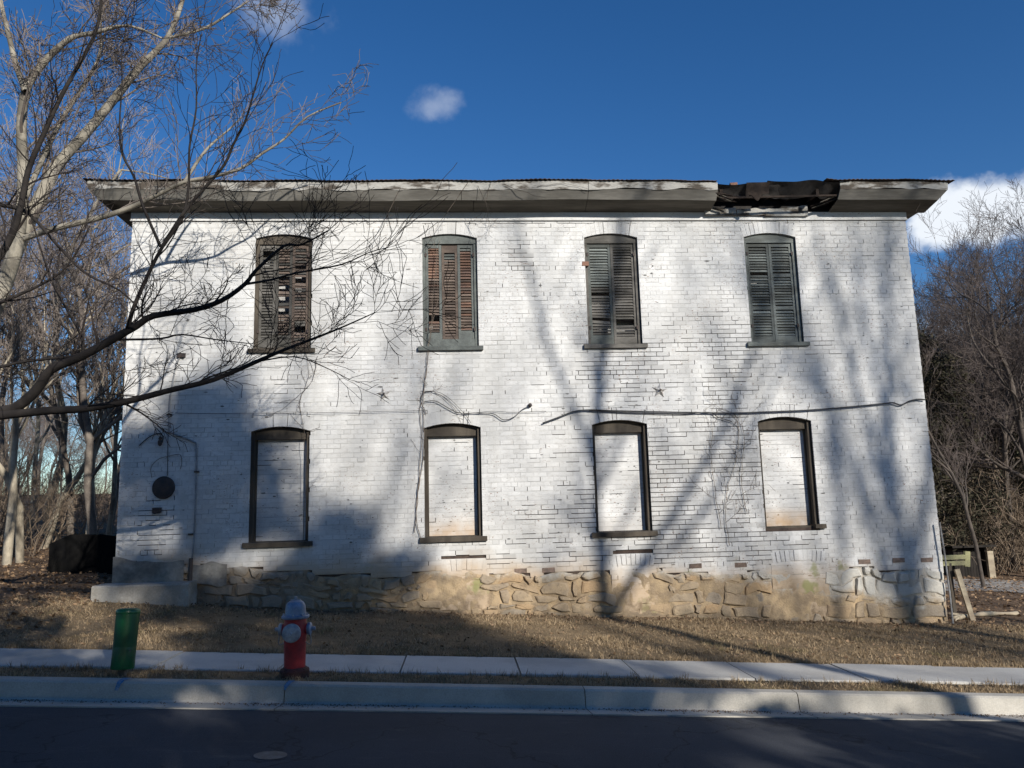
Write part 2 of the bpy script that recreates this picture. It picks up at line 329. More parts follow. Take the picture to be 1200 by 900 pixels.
def leaf_mat():
    m = Mt('fallen_leaves', .9, .15); t = m.attr(); col = m.mix(m.ramp(t, 0, 1), (.10, .06, .035), (.34, .23, .14)); m.color(col); return m.m
M['leaf'] = leaf_mat()
M['gravel'] = simple('pale_gravel_drive', (.36, .34, .31), (.23, .20, .17), 2.5, .95, .1, bump=.8, bscale=60)

# ================================================================== SETTING: ground, road, walk, kerb
def S(x): return -.058 * 30 * np.tanh(np.asarray(x, float) / 30)
def smooth(a, b, x):
    t = np.clip((np.asarray(x, float) - a) / (b - a), 0, 1); return t * t * (3 - 2 * t)
YB, YF, YC, YG = -3.30, -4.22, -4.70, -5.26          # walk back, walk front, kerb back, gutter lip
def ground_z(x, y):
    x = np.asarray(x, float); y = np.asarray(y, float)
    c = np.interp(y, [-14.6, -14.5, -13.4, -13.2, -4.9, -4.82, -4.73, -4.27, -4.16, -3.36, -3.28, 0, 6, 14, 45, 120], [-1.75, -1.78, -1.80, -2.35, -2.35, -2.2, -1.80, -1.80, -1.95, -1.95, -1.80, -1.765, -1.74, -1.45, -.2, 1.5])
    c = c + .11 * smooth(-4.3, -6.3, x) * smooth(-2.2, -.2, y)
    c = c + np.where(y > -3.2, .018 * np.sin(x * 2.1 + y) * np.sin(y * 3.1 - x * .7), 0)
    return c + S(x)
xs = np.unique(np.concatenate([np.linspace(-400, -60, 12), np.linspace(-60, -14, 24), np.arange(-14, 16, .3), np.linspace(16, 60, 24), np.linspace(60, 400, 12)]))
ys = np.unique(np.concatenate([np.linspace(-300, -20, 10), [-14.6, -14.5, -13.4, -13.2, -8, -4.9, -4.82, -4.73, -4.5, -4.27, -4.16, -3.36, -3.28], np.arange(-3.2, 8, .28), np.linspace(8, 60, 26), np.linspace(70, 600, 10)]))
GX, GY = np.meshgrid(xs, ys); GZ = ground_z(GX, GY)
def grid_quads(nx, ny):
    i = np.arange(nx * ny).reshape(ny, nx); return np.stack([i[:-1, :-1], i[:-1, 1:], i[1:, 1:], i[1:, :-1]], -1).reshape(-1, 4)
gnd = obj('ground', mesh_np('ground', np.stack([GX, GY, GZ], -1), grid_quads(len(xs), len(ys)), smooth=True), M['ground']); gnd['kind'] = 'structure'
# road with a slight crown
rx = np.linspace(-150, 150, 121); ry = np.array([-13.35, -12, -9.2, -7, -5.6, -5.245]); rc = np.array([-1.90, -1.885, -1.84, -1.865, -1.895, -1.913])
RX, RY = np.meshgrid(rx, ry)
road = obj('road', mesh_np('road', np.stack([RX, RY, S(RX) + rc[:, None]], -1), grid_quads(len(rx), len(ry)), smooth=True), M['asphalt']); road['kind'] = 'structure'
# worn round valve lid in the road
p = CAM + ray(317, 884) * 1.0
def on_plane(u, v, c, s=-.058):
    d = ray(u, v); t = (c + s * CAM[0] - CAM[2]) / (d[2] - s * d[0]); return CAM + t * d
# sidewalk: slabs
def strip(mb, x0, x1, prof, n=4, tone=.5, caps=True):           # profile (y, c) swept along x down the street's slope
    m = len(prof); V = []; Fq = []
    for i in range(n + 1):
        x = x0 + (x1 - x0) * i / n
        for (y, c) in prof: V.append((x, y, c + float(S(x))))
    for i in range(n):
        for k in range(m - 1): Fq.append((i * m + k, i * m + k + 1, (i + 1) * m + k + 1, (i + 1) * m + k))
    mb.add(V, Fq, tone)
    if caps: mb.add(V[:m], [tuple(range(m))], tone); mb.add(V[-m:], [tuple(range(m))[::-1]], tone)
bed = MB(); strip(bed, -60, 60, [(YB - .02, -2.1), (YB - .02, -1.835), (YF + .02, -1.825), (YF + .02, -2.1)], 60)
walk = bed.build('sidewalk', M['mortar']); walk['kind'] = 'structure'
joints = [on_plane(473, 776, -1.79)[0], on_plane(606, 778, -1.79)[0]]
stp = joints[1] - joints[0]; k0 = -16
for k in range(-16, 18):
    x0 = joints[0] + k * stp; mb = MB(); e = rnd.uniform(-.006, .006)
    g = .009
    strip(mb, x0 + g, x0 + stp - g, [(YB, -1.86), (YB, -1.806 + e), (YB - .012, -1.798 + e), (YF + .012, -1.788 + e), (YF, -1.796 + e), (YF, -1.86)], 2)
    mb.build('sidewalk_slab', M['concrete'], walk)
# kerb and gutter in cast lengths
kj = [on_plane(330, 812, -1.83)[0], on_plane(688, 818, -1.83)[0], on_plane(938, 820, -1.83)[0]]
kj = sorted([kj[0] - 3.05 * i for i in range(1, 10)] + kj + [kj[2] + 3.05 * i for i in range(1, 10)])
kroot = None
KP = [(YC, -2.05), (YC, -1.796), (YC - .02, -1.782), (YC - .135, -1.784), (YC - .158, -1.80), (YC - .185, -1.93), (YC - .20, -1.945), (YG, -1.900), (YG - .004, -2.05)]
kbed = MB(); strip(kbed, -40, 40, [(YC - .01, -2.1), (YC - .01, -1.82), (YC - .12, -1.82), (YC - .2, -1.99), (YG + .02, -1.97), (YG + .02, -2.1)], 60)
kerb = kbed.build('curb', M['mortar']); kerb['kind'] = 'structure'
for a, b in zip(kj[:-1], kj[1:]):
    mb = MB(); strip(mb, a + .004, b - .004, KP, 4, caps=False); mb.build('curb_length', M['curb'], kerb)
# far kerb across the road, behind the viewer
fk = MB(); strip(fk, -40, 40, [(-13.6, -2.1), (-13.6, -1.79), (-13.47, -1.79), (-13.43, -1.93), (-13.2, -1.895), (-13.2, -2.1)], 40)
o = fk.build('far_curb', M['curb']); o['kind'] = 'structure'
# pale gravel drive beside the house on the right
gxs = np.linspace(8.2, 60, 60); gys = np.array([0, .5, 1.2, 1.9, 2.4]); V = []
for j, t in enumerate(gys):
    for x in gxs:
        y = 4.9 + t + .05 * (x - 8) + .18 * math.sin(x * 1.3 + j); V.append((x, y, float(ground_z(x, y)) + .012))
o = obj('gravel_drive', mesh_np('gravel_drive', V, grid_quads(len(gxs), len(gys))), M['gravel']); o['kind'] = 'structure'

# blue survey paint on the kerb
for u, wd, h in ((133, .07, 1), (337, .045, .7)):
    x0 = on_plane(u, 806, -1.80)[0]; V = []; n = 5
    prof = [(YC - .03, -1.778), (YC - .135, -1.780), (YC - .162, -1.80), (YC - .175, -1.86 if h > .9 else -1.83)]
    for j, (y, c) in enumerate(prof):
        for i in range(n + 1):
            x = x0 + (i / n - .5) * wd * (1.1 - .22 * j) + .02 * j * (-.6) + rnd.uniform(-.006, .006); V.append((x, y - .003, c + .002 + float(S(x)) + rnd.uniform(-.002, .002)))
    o = obj('curb_paint_mark', mesh_np('curb_paint_mark', V, grid_quads(n + 1, 4)), M['bluepaint'])
    tag(o, 'blue survey paint mark on the curb below the %s' % ('green marker tube' if h > .9 else 'fire hydrant'), 'paint mark')
# thin worn ring in the asphalt
c = on_plane(317, 884, -1.865); mb = MB(); V = []; Fq = []; n = 32
for k in range(n):
    t = 2 * math.pi * k / n
    for r in (.085, .10): x = c[0] + r * 1.15 * math.cos(t); y = c[1] + r * math.sin(t); V.append((x, y, 0))
rcf = lambda x, y: float(S(x)) + float(np.interp(y, ry, rc))
V = [(x, y, rcf(x, y) + .004) for x, y, _ in V]
mb.add(V, [(2 * k, 2 * k + 1, 2 * ((k + 1) % n) + 1, 2 * ((k + 1) % n)) for k in range(n)])
mb.add([(c[0], c[1], rcf(c[0], c[1]) + .003)] + V[::2], [(0, 1 + k, 1 + (k + 1) % n) for k in range(n)])
tag(mb.build('valve_cover', M['steel']), 'small round metal valve cover set in the asphalt', 'valve cover')

# ================================================================== HOUSE
HX, HD, HT = 6.6, 8.0, 5.0
house = empty('brick_house', (0, 0, float(ground_z(0, 0))), 'derelict two storey white painted brick house with bricked up windows and shutters', 'house')
XL = [-4.613, -1.878, .867, 3.655]; WW = .928
UT, UB, LT, LB, RISE = 4.425, 2.563, 1.219, -.517, .075
OPEN = [(x, x + WW, UB, UT) for x in XL] + [(x, x + WW, LB, LT) for x in XL]
JN, CH, BL = .011, .0752, .213
def zbrick(x): return float(np.interp(x, [-6.6, -4.5, -3, -.5, 2, 5, 6.6], [-.80, -.92, -1.12, -1.12, -1.2, -1.27, -1.30])) + .05 * (vnoise(x * 1.7, 3) - .5) + .10 * (vnoise(x * 4.3, 7) - .5)
def intr(w, x): t = (x - w[0]) / (w[1] - w[0]); return w[3] + RISE * (1 - (2 * t - 1) ** 2)
VH = .205
PATCH = [(608, 300, 15, 20, .85), (640, 455, 45, 22, .35), (735, 445, 36, 36, .62), (700, 540, 60, 50, .42), (785, 565, 34, 60, .75), (720, 420, 40, 16, .7), (838, 500, 24, 46, .5), (860, 430, 40, 46, .5),
         (180, 628, 24, 30, .55), (335, 450, 30, 16, .5), (650, 605, 70, 28, .45), (770, 620, 50, 22, .5), (700, 650, 110, 12, .5), (900, 640, 80, 20, .6), (958, 395, 26, 22, .4), (850, 395, 24, 30, .35), (1010, 300, 40, 50, .12),
         (870, 560, 24, 60, .6), (545, 655, 40, 16, .4), (790, 405, 40, 26, .35), (620, 350, 60, 30, .10), (640, 258, 110, 5, .55), (195, 580, 18, 14, .4), (157, 520, 7, 120, .35), (665, 340, 20, 12, .35), (1020, 560, 60, 80, .06), (205, 455, 16, 16, .3)]
PW = []
for (u, v, a, b, p) in PATCH: c = at(u, v, 0); PW.append((c[0], c[2], a * .0146, b * .0146, p))
def pmiss(x, z):
    p = .028 + .14 * max(0, vnoise(x * .9, z * 1.1, 12) - .55)
    for (cx, cz, a, b, k) in PW:
        d = ((x - cx) / a) ** 2 + ((z - cz) / b) ** 2
        if d < 6: p += k * math.exp(-d * .8)
    return p
SOLD = []                                            # upright brick arches of the blocked cellar windows
for (u0, u1, v) in ((517, 570, 663), (718, 766, 657), (905, 966, 652)):
    a, b = at(u0, v, 0), at(u1, v, 0); SOLD.append((a[0], b[0], (a[2] + b[2]) / 2 - .10, (a[2] + b[2]) / 2 + .10))
BARE = [at(u, v, 0) for (u, v) in ((610, 669), (643, 668), (815, 663), (868, 662), (1013, 658), (1053, 656.5), (1086, 656), (686, 309))]
bm = MB(); cands = []
def brickbox(mb, x0, x1, z0, z1, y0, tone):
    mb.add([(x0, y0, z0), (x1, y0, z0), (x1, y0, z1), (x0, y0, z1), (x0, .04, z0), (x1, .04, z0), (x1, .04, z1), (x0, .04, z1)],
           [(0, 1, 2, 3), (0, 4, 5, 1), (1, 5, 6, 2), (2, 6, 7, 3), (3, 7, 4, 0)], tone)
ZTOP = 4.752
def stain(x, z):                                     # dirty runs below sills and a few old leaks
    q = 0
    for w_ in OPEN:
        d = w_[2] - z
        if -.05 < d < .85 and w_[0] - .12 < x < w_[1] + .12: q += max(0, 1 - d / .85) * 2.6 * max(0, vnoise(x * 6.5, w_[0] * 9, 21) - .35)
    return q + 1.6 * max(0, vnoise(x * 3.1, z * .35, 22) - .68)
def chips(mb, xa, xb, za, zb_, y, n, ok=None):       # knocked-out flakes of brick and paint
    for _ in range(n):
        x, z = rnd.uniform(xa, xb), rnd.uniform(za, zb_)
        if ok and not ok(x, z): continue
        k = rnd.choice((.35, .5, .6, 1)); w_, h_ = rnd.uniform(.012, .05) * k, rnd.uniform(.006, .016) * k; m_ = 7
        P = [(x + w_ * math.cos(t) * rnd.uniform(.5, 1.2), y, z + h_ * math.sin(t) * rnd.uniform(.5, 1.2)) for t in [i * 6.283 / m_ for i in range(m_)]]
        mb.add(P, [tuple(range(m_))], rnd.uniform(-5.6, -4.2))
nc = int((ZTOP + 1.5) / CH)
for c in range(nc):
    z1 = ZTOP - c * CH; z0 = z1 - CH + JN
    head = c % 6 == 5; L = BL / 2 if head else BL
    xc = -HX - (L / 2 if (c % 2) else 0)
    while xc < HX:
        x0, x1 = max(xc, -HX), min(xc + L - JN, HX); xc += L
        if x1 - x0 < .03 or z0 < zbrick((x0 + x1) / 2) : continue
        if x1 > -.0 and False: pass
        iv = [(x0, x1)]
        cut = False
        for wd in OPEN:
            if z1 > wd[2] - .002 and z0 < wd[3] + RISE + VH and x1 > wd[0] and x0 < wd[1]:
                cut = True; new = []
                for (a, b) in iv:
                    if a < wd[0]: new.append((a, min(b, wd[0])))
                    if b > wd[1]: new.append((max(a, wd[1]), b))
                    ia, ib = max(a, wd[0]), min(b, wd[1])
                    if ib > ia and z1 > wd[3]:
                        n = max(2, int((ib - ia) / .03))
                        for k in range(n):
                            pa, pb = ia + (ib - ia) * k / n, ia + (ib - ia) * (k + 1) / n
                            zz = max(intr(wd, pa), intr(wd, pb)) + VH + .004
                            if zz < z1 - .004: brickbox(bm, pa, pb, max(z0, zz), z1, .0, .5)
                iv = new
        for sd in SOLD:
            if z1 > sd[2] and z0 < sd[3]:
                new = []
                for (a, b) in iv:
                    if b <= sd[0] or a >= sd[1]: new.append((a, b)); continue
                    cut = True
                    if a < sd[0]: new.append((a, sd[0]))
                    if b > sd[1]: new.append((sd[1], b))
                iv = new
        for (a, b) in iv:
            if b - a < .004: continue
            mx, mz = (a + b) / 2, (z0 + z1) / 2; p = pmiss(mx, mz)
            tone = rnd.random() - 1.8 * max(0, p - .15) * rnd.random() - stain(mx, mz); dy = rnd.uniform(-.0008, .0006) - (.003 if rnd.random() < .02 else 0)
            bed_out = vnoise(mx * 2.6, c * 5.37, 3) * .62 + rnd.random() * .38 < p
            hd_out = rnd.random() < (p - .02) * .5
            full = (not cut) and not head and b - a > BL - JN - .01
            if full and bed_out and not head: cands.append((p + rnd.random() * .05, a, z0, dy))
            else: brickbox(bm, a, b, z0, z1, dy, tone)
            if full and bed_out: cands[-1] = cands[-1] + (tone,)
            jy = .0015 + rnd.uniform(0, .002) + (.006 if rnd.random() < .16 else 0); jt = rnd.choice((.4, .1, -.3, -.9, -1.5)) - stain(mx, mz)
            # sunk or sound pointing
            if not bed_out:
                bm.add([(a, jy, z0 - JN), (b + JN, jy, z0 - JN), (b + JN, jy, z0), (a, jy, z0)], [(0, 1, 2, 3)], jt)
            if not hd_out:
                bm.add([(b, jy, z0), (b + JN, jy, z0), (b + JN, jy, z1), (b, jy, z1)], [(0, 1, 2, 3)], jt)
cands.sort(reverse=True)
b0 = MB(); b0.add([(0, 0, 0), (BL - JN, 0, 0), (BL - JN, 0, CH - JN), (0, 0, CH - JN), (0, .04, 0), (BL - JN, .04, 0), (BL - JN, .04, CH - JN), (0, .04, CH - JN)],
                  [(0, 1, 2, 3), (0, 4, 5, 1), (1, 5, 6, 2), (2, 6, 7, 3), (3, 7, 4, 0)], .5); bricks_ = []
for tn in (.5, .0, -.5, -1.3): b0.tone = [tn] * len(b0.V); q = b0.me('brick'); q.materials.append(M['paint']); bricks_.append(q)
for k, (p, a, z0, dy, tone) in enumerate(cands):
    if k < 296: obj('brick', bricks_[rnd.choice((0, 0, 1, 1, 2, 3) if p < .55 else (0, 1, 2, 2, 3, 3))], None, house, (a, dy - .001, z0), (0, 0, rnd.uniform(-.006, .006)))
    else: brickbox(bm, a, a + BL - JN, z0, z0 + CH - JN, dy, tone)
# segmental arches over the openings
for wd in OPEN:
    n = 13
    for k in range(n):
        ta, tb = (k + .07) / n, (k + .93) / n; xa, xb = wd[0] + (wd[1] - wd[0]) * ta, wd[0] + (wd[1] - wd[0]) * tb
        sl_ = .10; ka, kb = (ta - .5) * sl_, (tb - .5) * sl_; za, zb_ = intr(wd, xa), intr(wd, xb); y0 = rnd.uniform(-.003, .001)
        bm.add([(xa, y0, za), (xb, y0, zb_), (xb + kb, y0, zb_ + VH), (xa + ka, y0, za + VH), (xa, .12, za), (xb, .12, zb_), (xb + kb, .12, zb_ + VH), (xa + ka, .12, za + VH)], [(0, 1, 2, 3), (0, 4, 5, 1), (1, 5, 6, 2), (3, 7, 4, 0)], rnd.random())
        xn = wd[0] + (wd[1] - wd[0]) * (k + 1.07) / n
        if k < n - 1 and rnd.random() > .22:
            bm.add([(xb, .002, zb_), (xn, .002, intr(wd, xn)), (xn + kb, .002, intr(wd, xn) + VH), (xb + kb, .002, zb_ + VH)], [(0, 1, 2, 3)], .45)
for (a, b, z0, z1) in SOLD:
    n = int((b - a) / .072)
    for k in range(n):
        x0, x1 = a + (b - a) * (k + .08) / n, a + (b - a) * (k + .92) / n; t = (k + .5) / n - .5; hump = .035 * (1 - (2 * t) ** 2); sh = t * .06
        y0 = rnd.uniform(-.004, .002); zb_ = z0 + hump + rnd.uniform(-.012, .012); zt_ = z1 - .03 + hump
        bm.add([(x0, y0, zb_), (x1, y0, zb_), (x1 + sh, y0, zt_), (x0 + sh, y0, zt_), (x0, .04, zb_), (x1, .04, zb_), (x1 + sh, .04, zt_), (x0 + sh, .04, zt_)], [(0, 1, 2, 3), (0, 4, 5, 1), (1, 5, 6, 2), (2, 6, 7, 3), (3, 7, 4, 0)], rnd.random())
        if rnd.random() > .55: bm.add([(x1, .003, zb_), (x1 + .02, .003, zb_), (x1 + .02 + sh, .003, zt_), (x1 + sh, .003, zt_)], [(0, 1, 2, 3)], .45)
    bm.add([(a, .012, z0), (b, .012, z0), (b, .012, z1 + .01), (a, .012, z1 + .01)], [(0, 1, 2, 3)], .3)
    # plastered margins
    bm.add([(a - .05, .005, z0 - .01), (b + .05, .005, z0 - .01), (b + .05, .005, z0 + .02), (a - .05, .005, z0 + .02)], [(0, 1, 2, 3)], .4)
def solid(x, z): return z > zbrick(x) + .03 and not any(w_[0] - .08 < x < w_[1] + .08 and w_[2] - .12 < z < w_[3] + RISE + .02 for w_ in OPEN)
chips(bm, -HX + .05, HX - .05, -1.2, ZTOP - .05, -.0045, 400, solid)
tag(bm.build('brick_courses', M['paint'], house), kind='stuff')
for k, c in enumerate(BARE):
    mb = MB(); hw = .055 if k == 7 else .1; mb.box(c[0] - hw, c[0] + hw, -.006 - .002 * (k % 3), .05, c[2] - .036, c[2] + .036, jit=.004)
    mb.build('bare_brick', M['brickred'] if k == 7 else M['bare'], house)
# wall core with openings
core = MB(); zlo = -2.6
xe = [-HX + .01] + [v for x in XL for v in (x, x + WW)] + [HX - .01]
for i in range(0, len(xe), 2): core.box(xe[i], xe[i + 1], .028, .36, zlo, ZTOP + .1)
for x in XL:
    core.box(x - .001, x + WW + .001, .029, .36, zlo, LB - .02); core.box(x - .001, x + WW + .001, .029, .36, LT + RISE + .01, UB - .02); core.box(x - .001, x + WW + .001, .029, .36, UT + RISE + .01, ZTOP + .1)
core.build('wall_core', M['core'], house)
sw = MB(); sw.box(-HX, -HX + .3, .02, HD, zlo, 5.0); sw.box(HX - .3, HX, .02, HD, zlo, 5.0); sw.box(-HX + .01, HX - .01, HD - .3, HD - .01, zlo, 5.0)
sw.build('side_wall', M['paint'], house)

# rubble foundation, stone by stone
n = 400; nz_ = 22; V = []
for j in range(nz_ + 1):
    for i in range(n + 1):
        x = -HX + .02 + (2 * HX - .04) * i / n; b, t = float(ground_z(x, 0)) - .3, zbrick(x) + .04; z = b + (t - b) * j / nz_
        V.append((x, .016 - .085 * max(0, vnoise(x * 3.3, z * 4.2, 2) * .6 + vnoise(x * 15, z * 15, 3) * .4 - .30) - (.0 if j < nz_ else -.03), z))
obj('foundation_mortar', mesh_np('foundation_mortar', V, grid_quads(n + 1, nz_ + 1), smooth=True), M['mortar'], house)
def stone(pts, d, y=.0):                              # pts: outline (x, z)
    cx = sum(p[0] for p in pts) / len(pts); cz = sum(p[1] for p in pts) / len(pts); n = len(pts); V = []
    for (k, yy) in ((1, .10), (1, .004), (.955, -d * .65), (.80, -d)):
        for (x, z) in pts: V.append((cx + (x - cx) * k, y + yy + (rnd.uniform(-.007, .007) if k < .9 else 0), cz + (z - cz) * k))
    Fs = [(r * n + i, r * n + (i + 1) % n, (r + 1) * n + (i + 1) % n, (r + 1) * n + i) for r in range(3) for i in range(n)]
    mb = MB(); mb.add(V, Fs); mb.add([(cx, y - d - rnd.uniform(-.004, .01), cz)] + V[3 * n:], [(0, 1 + i, 1 + (i + 1) % n) for i in range(n)]); return mb
rows = 5
def rowz(k, x):
    zt, zg = zbrick(x) + .02, float(ground_z(x, 0)) - .10
    f = [0, .19, .40, .60, .80, 1.0][k]; return zt + (zg - zt) * f + (.07 * (vnoise(x * 1.9, k * 9.1, 5) - .5) * 2 if 0 < k < rows else 0)
for r in range(rows):
    x = -HX + (.0 if r % 2 else .0)
    while x < HX - .04:
        wd = rnd.choice((rnd.uniform(.10, .2), rnd.uniform(.17, .34), rnd.uniform(.3, .5))) * (1.1 if r else .85); x1 = min(x + wd, HX)
        if HX - x1 < .14: x1 = HX
        g = rnd.uniform(.006, .014); pts = []
        def P(xx, rr, sx, sz): pts.append((xx + sx * g + rnd.uniform(-.035, .035), rowz(rr, xx) + sz * g + rnd.uniform(-.03, .026)))
        mid = (x + x1) / 2
        P(x + .02, r + 1, 1, 1.6); P(mid, r + 1, 0, 1); P(x1 - .02, r + 1, -1, 1.6)
        pts.append((x1 - g + rnd.uniform(-.03, .006), (rowz(r, x1) + rowz(r + 1, x1)) / 2))
        P(x1 - .02, r, -1, -1.6); P(mid, r, 0, -1); P(x + .02, r, 1, -1.6)
        pts.append((x + g + rnd.uniform(-.006, .03), (rowz(r, x) + rowz(r + 1, x)) / 2))
        blocked = r < 4 and any(sd[0] - .02 < mid < sd[1] + .02 for sd in SOLD)
        if not blocked:
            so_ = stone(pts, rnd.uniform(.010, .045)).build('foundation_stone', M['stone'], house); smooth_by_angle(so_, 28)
        x = x1
# grey cement skim on the left end of the footing
def skim(x0, x1, zt, zb_, y, n=40):
    V = []
    for i in range(n + 1):
        x = x0 + (x1 - x0) * i / n; b = zb_(x) + .10 * (vnoise(x * 5, 1, 8) - .5); t = zt(x) + .03 * (vnoise(x * 7, 2, 8) - .5)
        for j in range(5): V.append((x, y - .012 * vnoise(x * 3, j * .8, 4), b + (t - b) * j / 4))
    return mesh_np('cement_skim', V, [(5 * i + j, 5 * i + 5 + j, 5 * i + 6 + j, 5 * i + 1 + j) for i in range(n) for j in range(4)], smooth=True)
obj('cement_skim', skim(-6.61, -5.55, lambda x: zbrick(x) + .085, lambda x: -1.6, -.05), M['parge'], house)
obj('cement_skim', skim(-5.45, -4.9, lambda x: zbrick(x) + .07, lambda x: -1.12, -.058, 16), M['parge'], house)

CELLAR = []
for (a, b, z0, z1) in SOLD:
    CELLAR.append((a - .03, b + .03, float(ground_z((a + b) / 2, 0)) + .06, z0 + .01))
# ------------------------------------------------------------------ windows
def arch_board(mb, x0, x1, zs, zlow, y0, y1, n=14):
    V = []
    for i in range(n + 1):
        t = i / n; x = x0 + (x1 - x0) * t; z = zs + RISE * (1 - (2 * t - 1) ** 2)
        V += [(x, y0, zlow), (x, y0, z), (x, y1, z), (x, y1, zlow)]
    Fs = []
    for i in range(n):
        for k in range(4): Fs.append((4 * i + k, 4 * i + (k + 1) % 4, 4 * i + 4 + (k + 1) % 4, 4 * i + 4 + k))
    mb.add(V, Fs)
def infill(xa, xb, za, zb_, y, name='brick_infill', p=.05, mat=None):
    mb = MB(); mb.add([(xa, y + .02, za), (xb, y + .02, za), (xb, y + .02, zb_), (xa, y + .02, zb_)], [(0, 1, 2, 3)], -5)
    c = 0; z = za
    while z < zb_:
        z1 = min(z + CH - JN, zb_); xc = xa - (BL / 2 if c % 2 else 0)
        while xc < xb:
            a, b = max(xc, xa), min(xc + BL - JN, xb); xc += BL
            if b - a < .02: continue
            dy = rnd.uniform(-.001, .001)
            if rnd.random() > .0: mb.add([(a, y + dy, z), (b, y + dy, z), (b, y + dy, z1), (a, y + dy, z1), (a, y + .02, z), (b, y + .02, z), (b, y + .02, z1), (a, y + .02, z1)], [(0, 1, 2, 3), (0, 4, 5, 1), (1, 5, 6, 2), (2, 6, 7, 3), (3, 7, 4, 0)], rnd.random())
            jy = y + .0012
            jq = rnd.choice((.4, -.5, -1.2, -2.2))
            if rnd.random() > p: mb.add([(a, jy, z - JN), (b + JN, jy, z - JN), (b + JN, jy, z), (a, jy, z)], [(0, 1, 2, 3)], jq)
            if rnd.random() > p: mb.add([(b, jy, z), (b + JN, jy, z), (b + JN, jy, z1), (b, jy, z1)], [(0, 1, 2, 3)], .45)
        z += CH; c += 1
    chips(mb, xa + .04, xb - .04, za + .03, zb_ - .03, y - .003, 34)
    tag(mb.build(name, mat or M['infill'], house), kind='stuff')
for q in CELLAR: infill(*q, -.004, 'cellar_infill', .12, M['paint'])
def sill(x, z, mat, full=True, th=.075):
    mb = MB(); e = .07
    if full:
        V = []; n = 10
        for i in range(n + 1):
            xx = x - e + (WW + 2 * e) * i / n; q = rnd.uniform(-.006, .006)
            V += [(xx, -.055 + q, z - th), (xx, -.06 + q, z - .012), (xx, -.045 + q, z - .002), (xx, .20, z + .012), (xx, .20, z - th)]
        Fs = [(5 * i + k, 5 * i + (k + 1) % 5, 5 * i + 5 + (k + 1) % 5, 5 * i + 5 + k) for i in range(n) for k in range(5)]
        mb.add(V, Fs); mb.add(V[:5], [(0, 1, 2, 3, 4)]); mb.add(V[-5:], [(4, 3, 2, 1, 0)])
    else:                                            # rotted back, only its right end stands proud
        mb.box(x - .01, x + WW + .02, .035, .22, z - .05, z + .01, jit=.008); mb.box(x + WW - .10, x + WW + .08, -.05, .20, z - .035, z + .03, jit=.01)
    mb.build('window_sill', mat, house)
for i, x in enumerate(XL):                           # lower: bricked up
    mb = MB(); jw = .055
    mb.box(x + .002, x + jw, .055, .235, LB, LT); mb.box(x + WW - jw, x + WW - .002, .055, .235, LB, LT)
    mb.box(x + jw, x + jw + .02, .15, .236, LB, LT - .13); mb.box(x + WW - jw - .02, x + WW - jw, .15, .236, LB, LT - .13)
    arch_board(mb, x + .003, x + WW - .003, LT - .004, LT - .125, .10, .237)
    mb.build('window_frame', M['frame'], house)
    infill(x + jw + .02, x + WW - jw - .02, LB + .012, LT - .125, .19)
    sill(x, LB, M['frame'], full=i != 3)
def shutter(x0, x1, z0, z1, y, mf, slats, mids=(), missing=(), top=.06, bottom=.12, st=.042, pitch=.049, tilt=-.95, droop=()):
    mb = MB(); th = .032
    mb.box(x0, x0 + st, y, y + th, z0, z1); mb.box(x1 - st, x1, y, y + th, z0, z1)
    mb.box(x0 + st, x1 - st, y + .002, y + th - .002, z0, z0 + bottom); mb.box(x0 + st, x1 - st, y + .002, y + th - .002, z1 - top, z1)
    for m_ in mids: mb.box(x0 + st, x1 - st, y + .002, y + th - .002, m_ - .03, m_ + .03)
    sh = mb.build('shutter', mf, house)
    L = x1 - x0 - 2 * st; sb = MB(); sb.box(-L / 2, L / 2, -.026, .026, -.0045, .0045); me = sb.me('slat')
    z = z0 + bottom + pitch * .6; k = 0; m2 = None
    meshes = {}
    while z < z1 - top - .01:
        if not any(abs(z - m_) < .045 for m_ in mids) and k not in missing:
            mm = slats(k, z)
            if mm.name not in meshes: q = me.copy(); q.materials.clear(); q.materials.append(mm); meshes[mm.name] = q
            rx_ = tilt + rnd.uniform(-.08, .08); ry_ = rnd.uniform(-.008, .008); zz = z
            if k in droop: ry_ = rnd.choice((-1, 1)) * rnd.uniform(.03, .09); rx_ -= .3
            obj('slat', meshes[mm.name], None, sh, ((x0 + x1) / 2, y + th / 2, zz), (-rx_, ry_, 0))
        z += pitch; k += 1
    return sh
def upper(i, mf, bottomboard):
    x = XL[i]; mb = MB(); jw = .06
    mb.box(x + .002, x + jw, .05, .235, UB, UT); mb.box(x + WW - jw, x + WW - .002, .05, .235, UB, UT)
    arch_board(mb, x + .003, x + WW - .003, UT - .004, UT - .085, .045, .237)
    if bottomboard: mb.box(x + jw, x + WW - jw, .058, .16, UB + .005, UB + bottomboard)
    mb.build('window_frame', mf, house)
    infill(x + .01, x + WW - .01, UB + .012, UT - .09, .30)
    for s in (0, 1):                                 # hinge straps on the jambs
        for zz in (UB + .30, UT - .28):
            hx = x + jw - .012 if s == 0 else x + WW - jw - .02; h = MB(); h.box(hx, hx + .032, .038, .052, zz - .03, zz + .03); h.build('hinge', M['iron'], house)
    sill(x, UB, mf, th=.07); return x + jw + .004, x + WW - jw - .004
gs, ds = (lambda k, z: M['greyslat']), (lambda k, z: M['darkslat'])
a, b = upper(0, M['frame'], .03); w3 = (b - a) / 3; z0, z1 = UB + .035, UT - .09
brn = lambda k, z: M['brownslat'] if rnd.random() < .7 else M['darkslat']
shutter(a, a + w3 - .004, z0, z1, .075, M['darkslat'], ds, missing=(28, 29), bottom=.16)
shutter(a + w3, a + 2 * w3 - .004, z0, z1, .080, M['darkslat'], brn, missing=(8, 9, 12, 13, 16, 17, 20), droop=(11, 15, 21), bottom=.16)
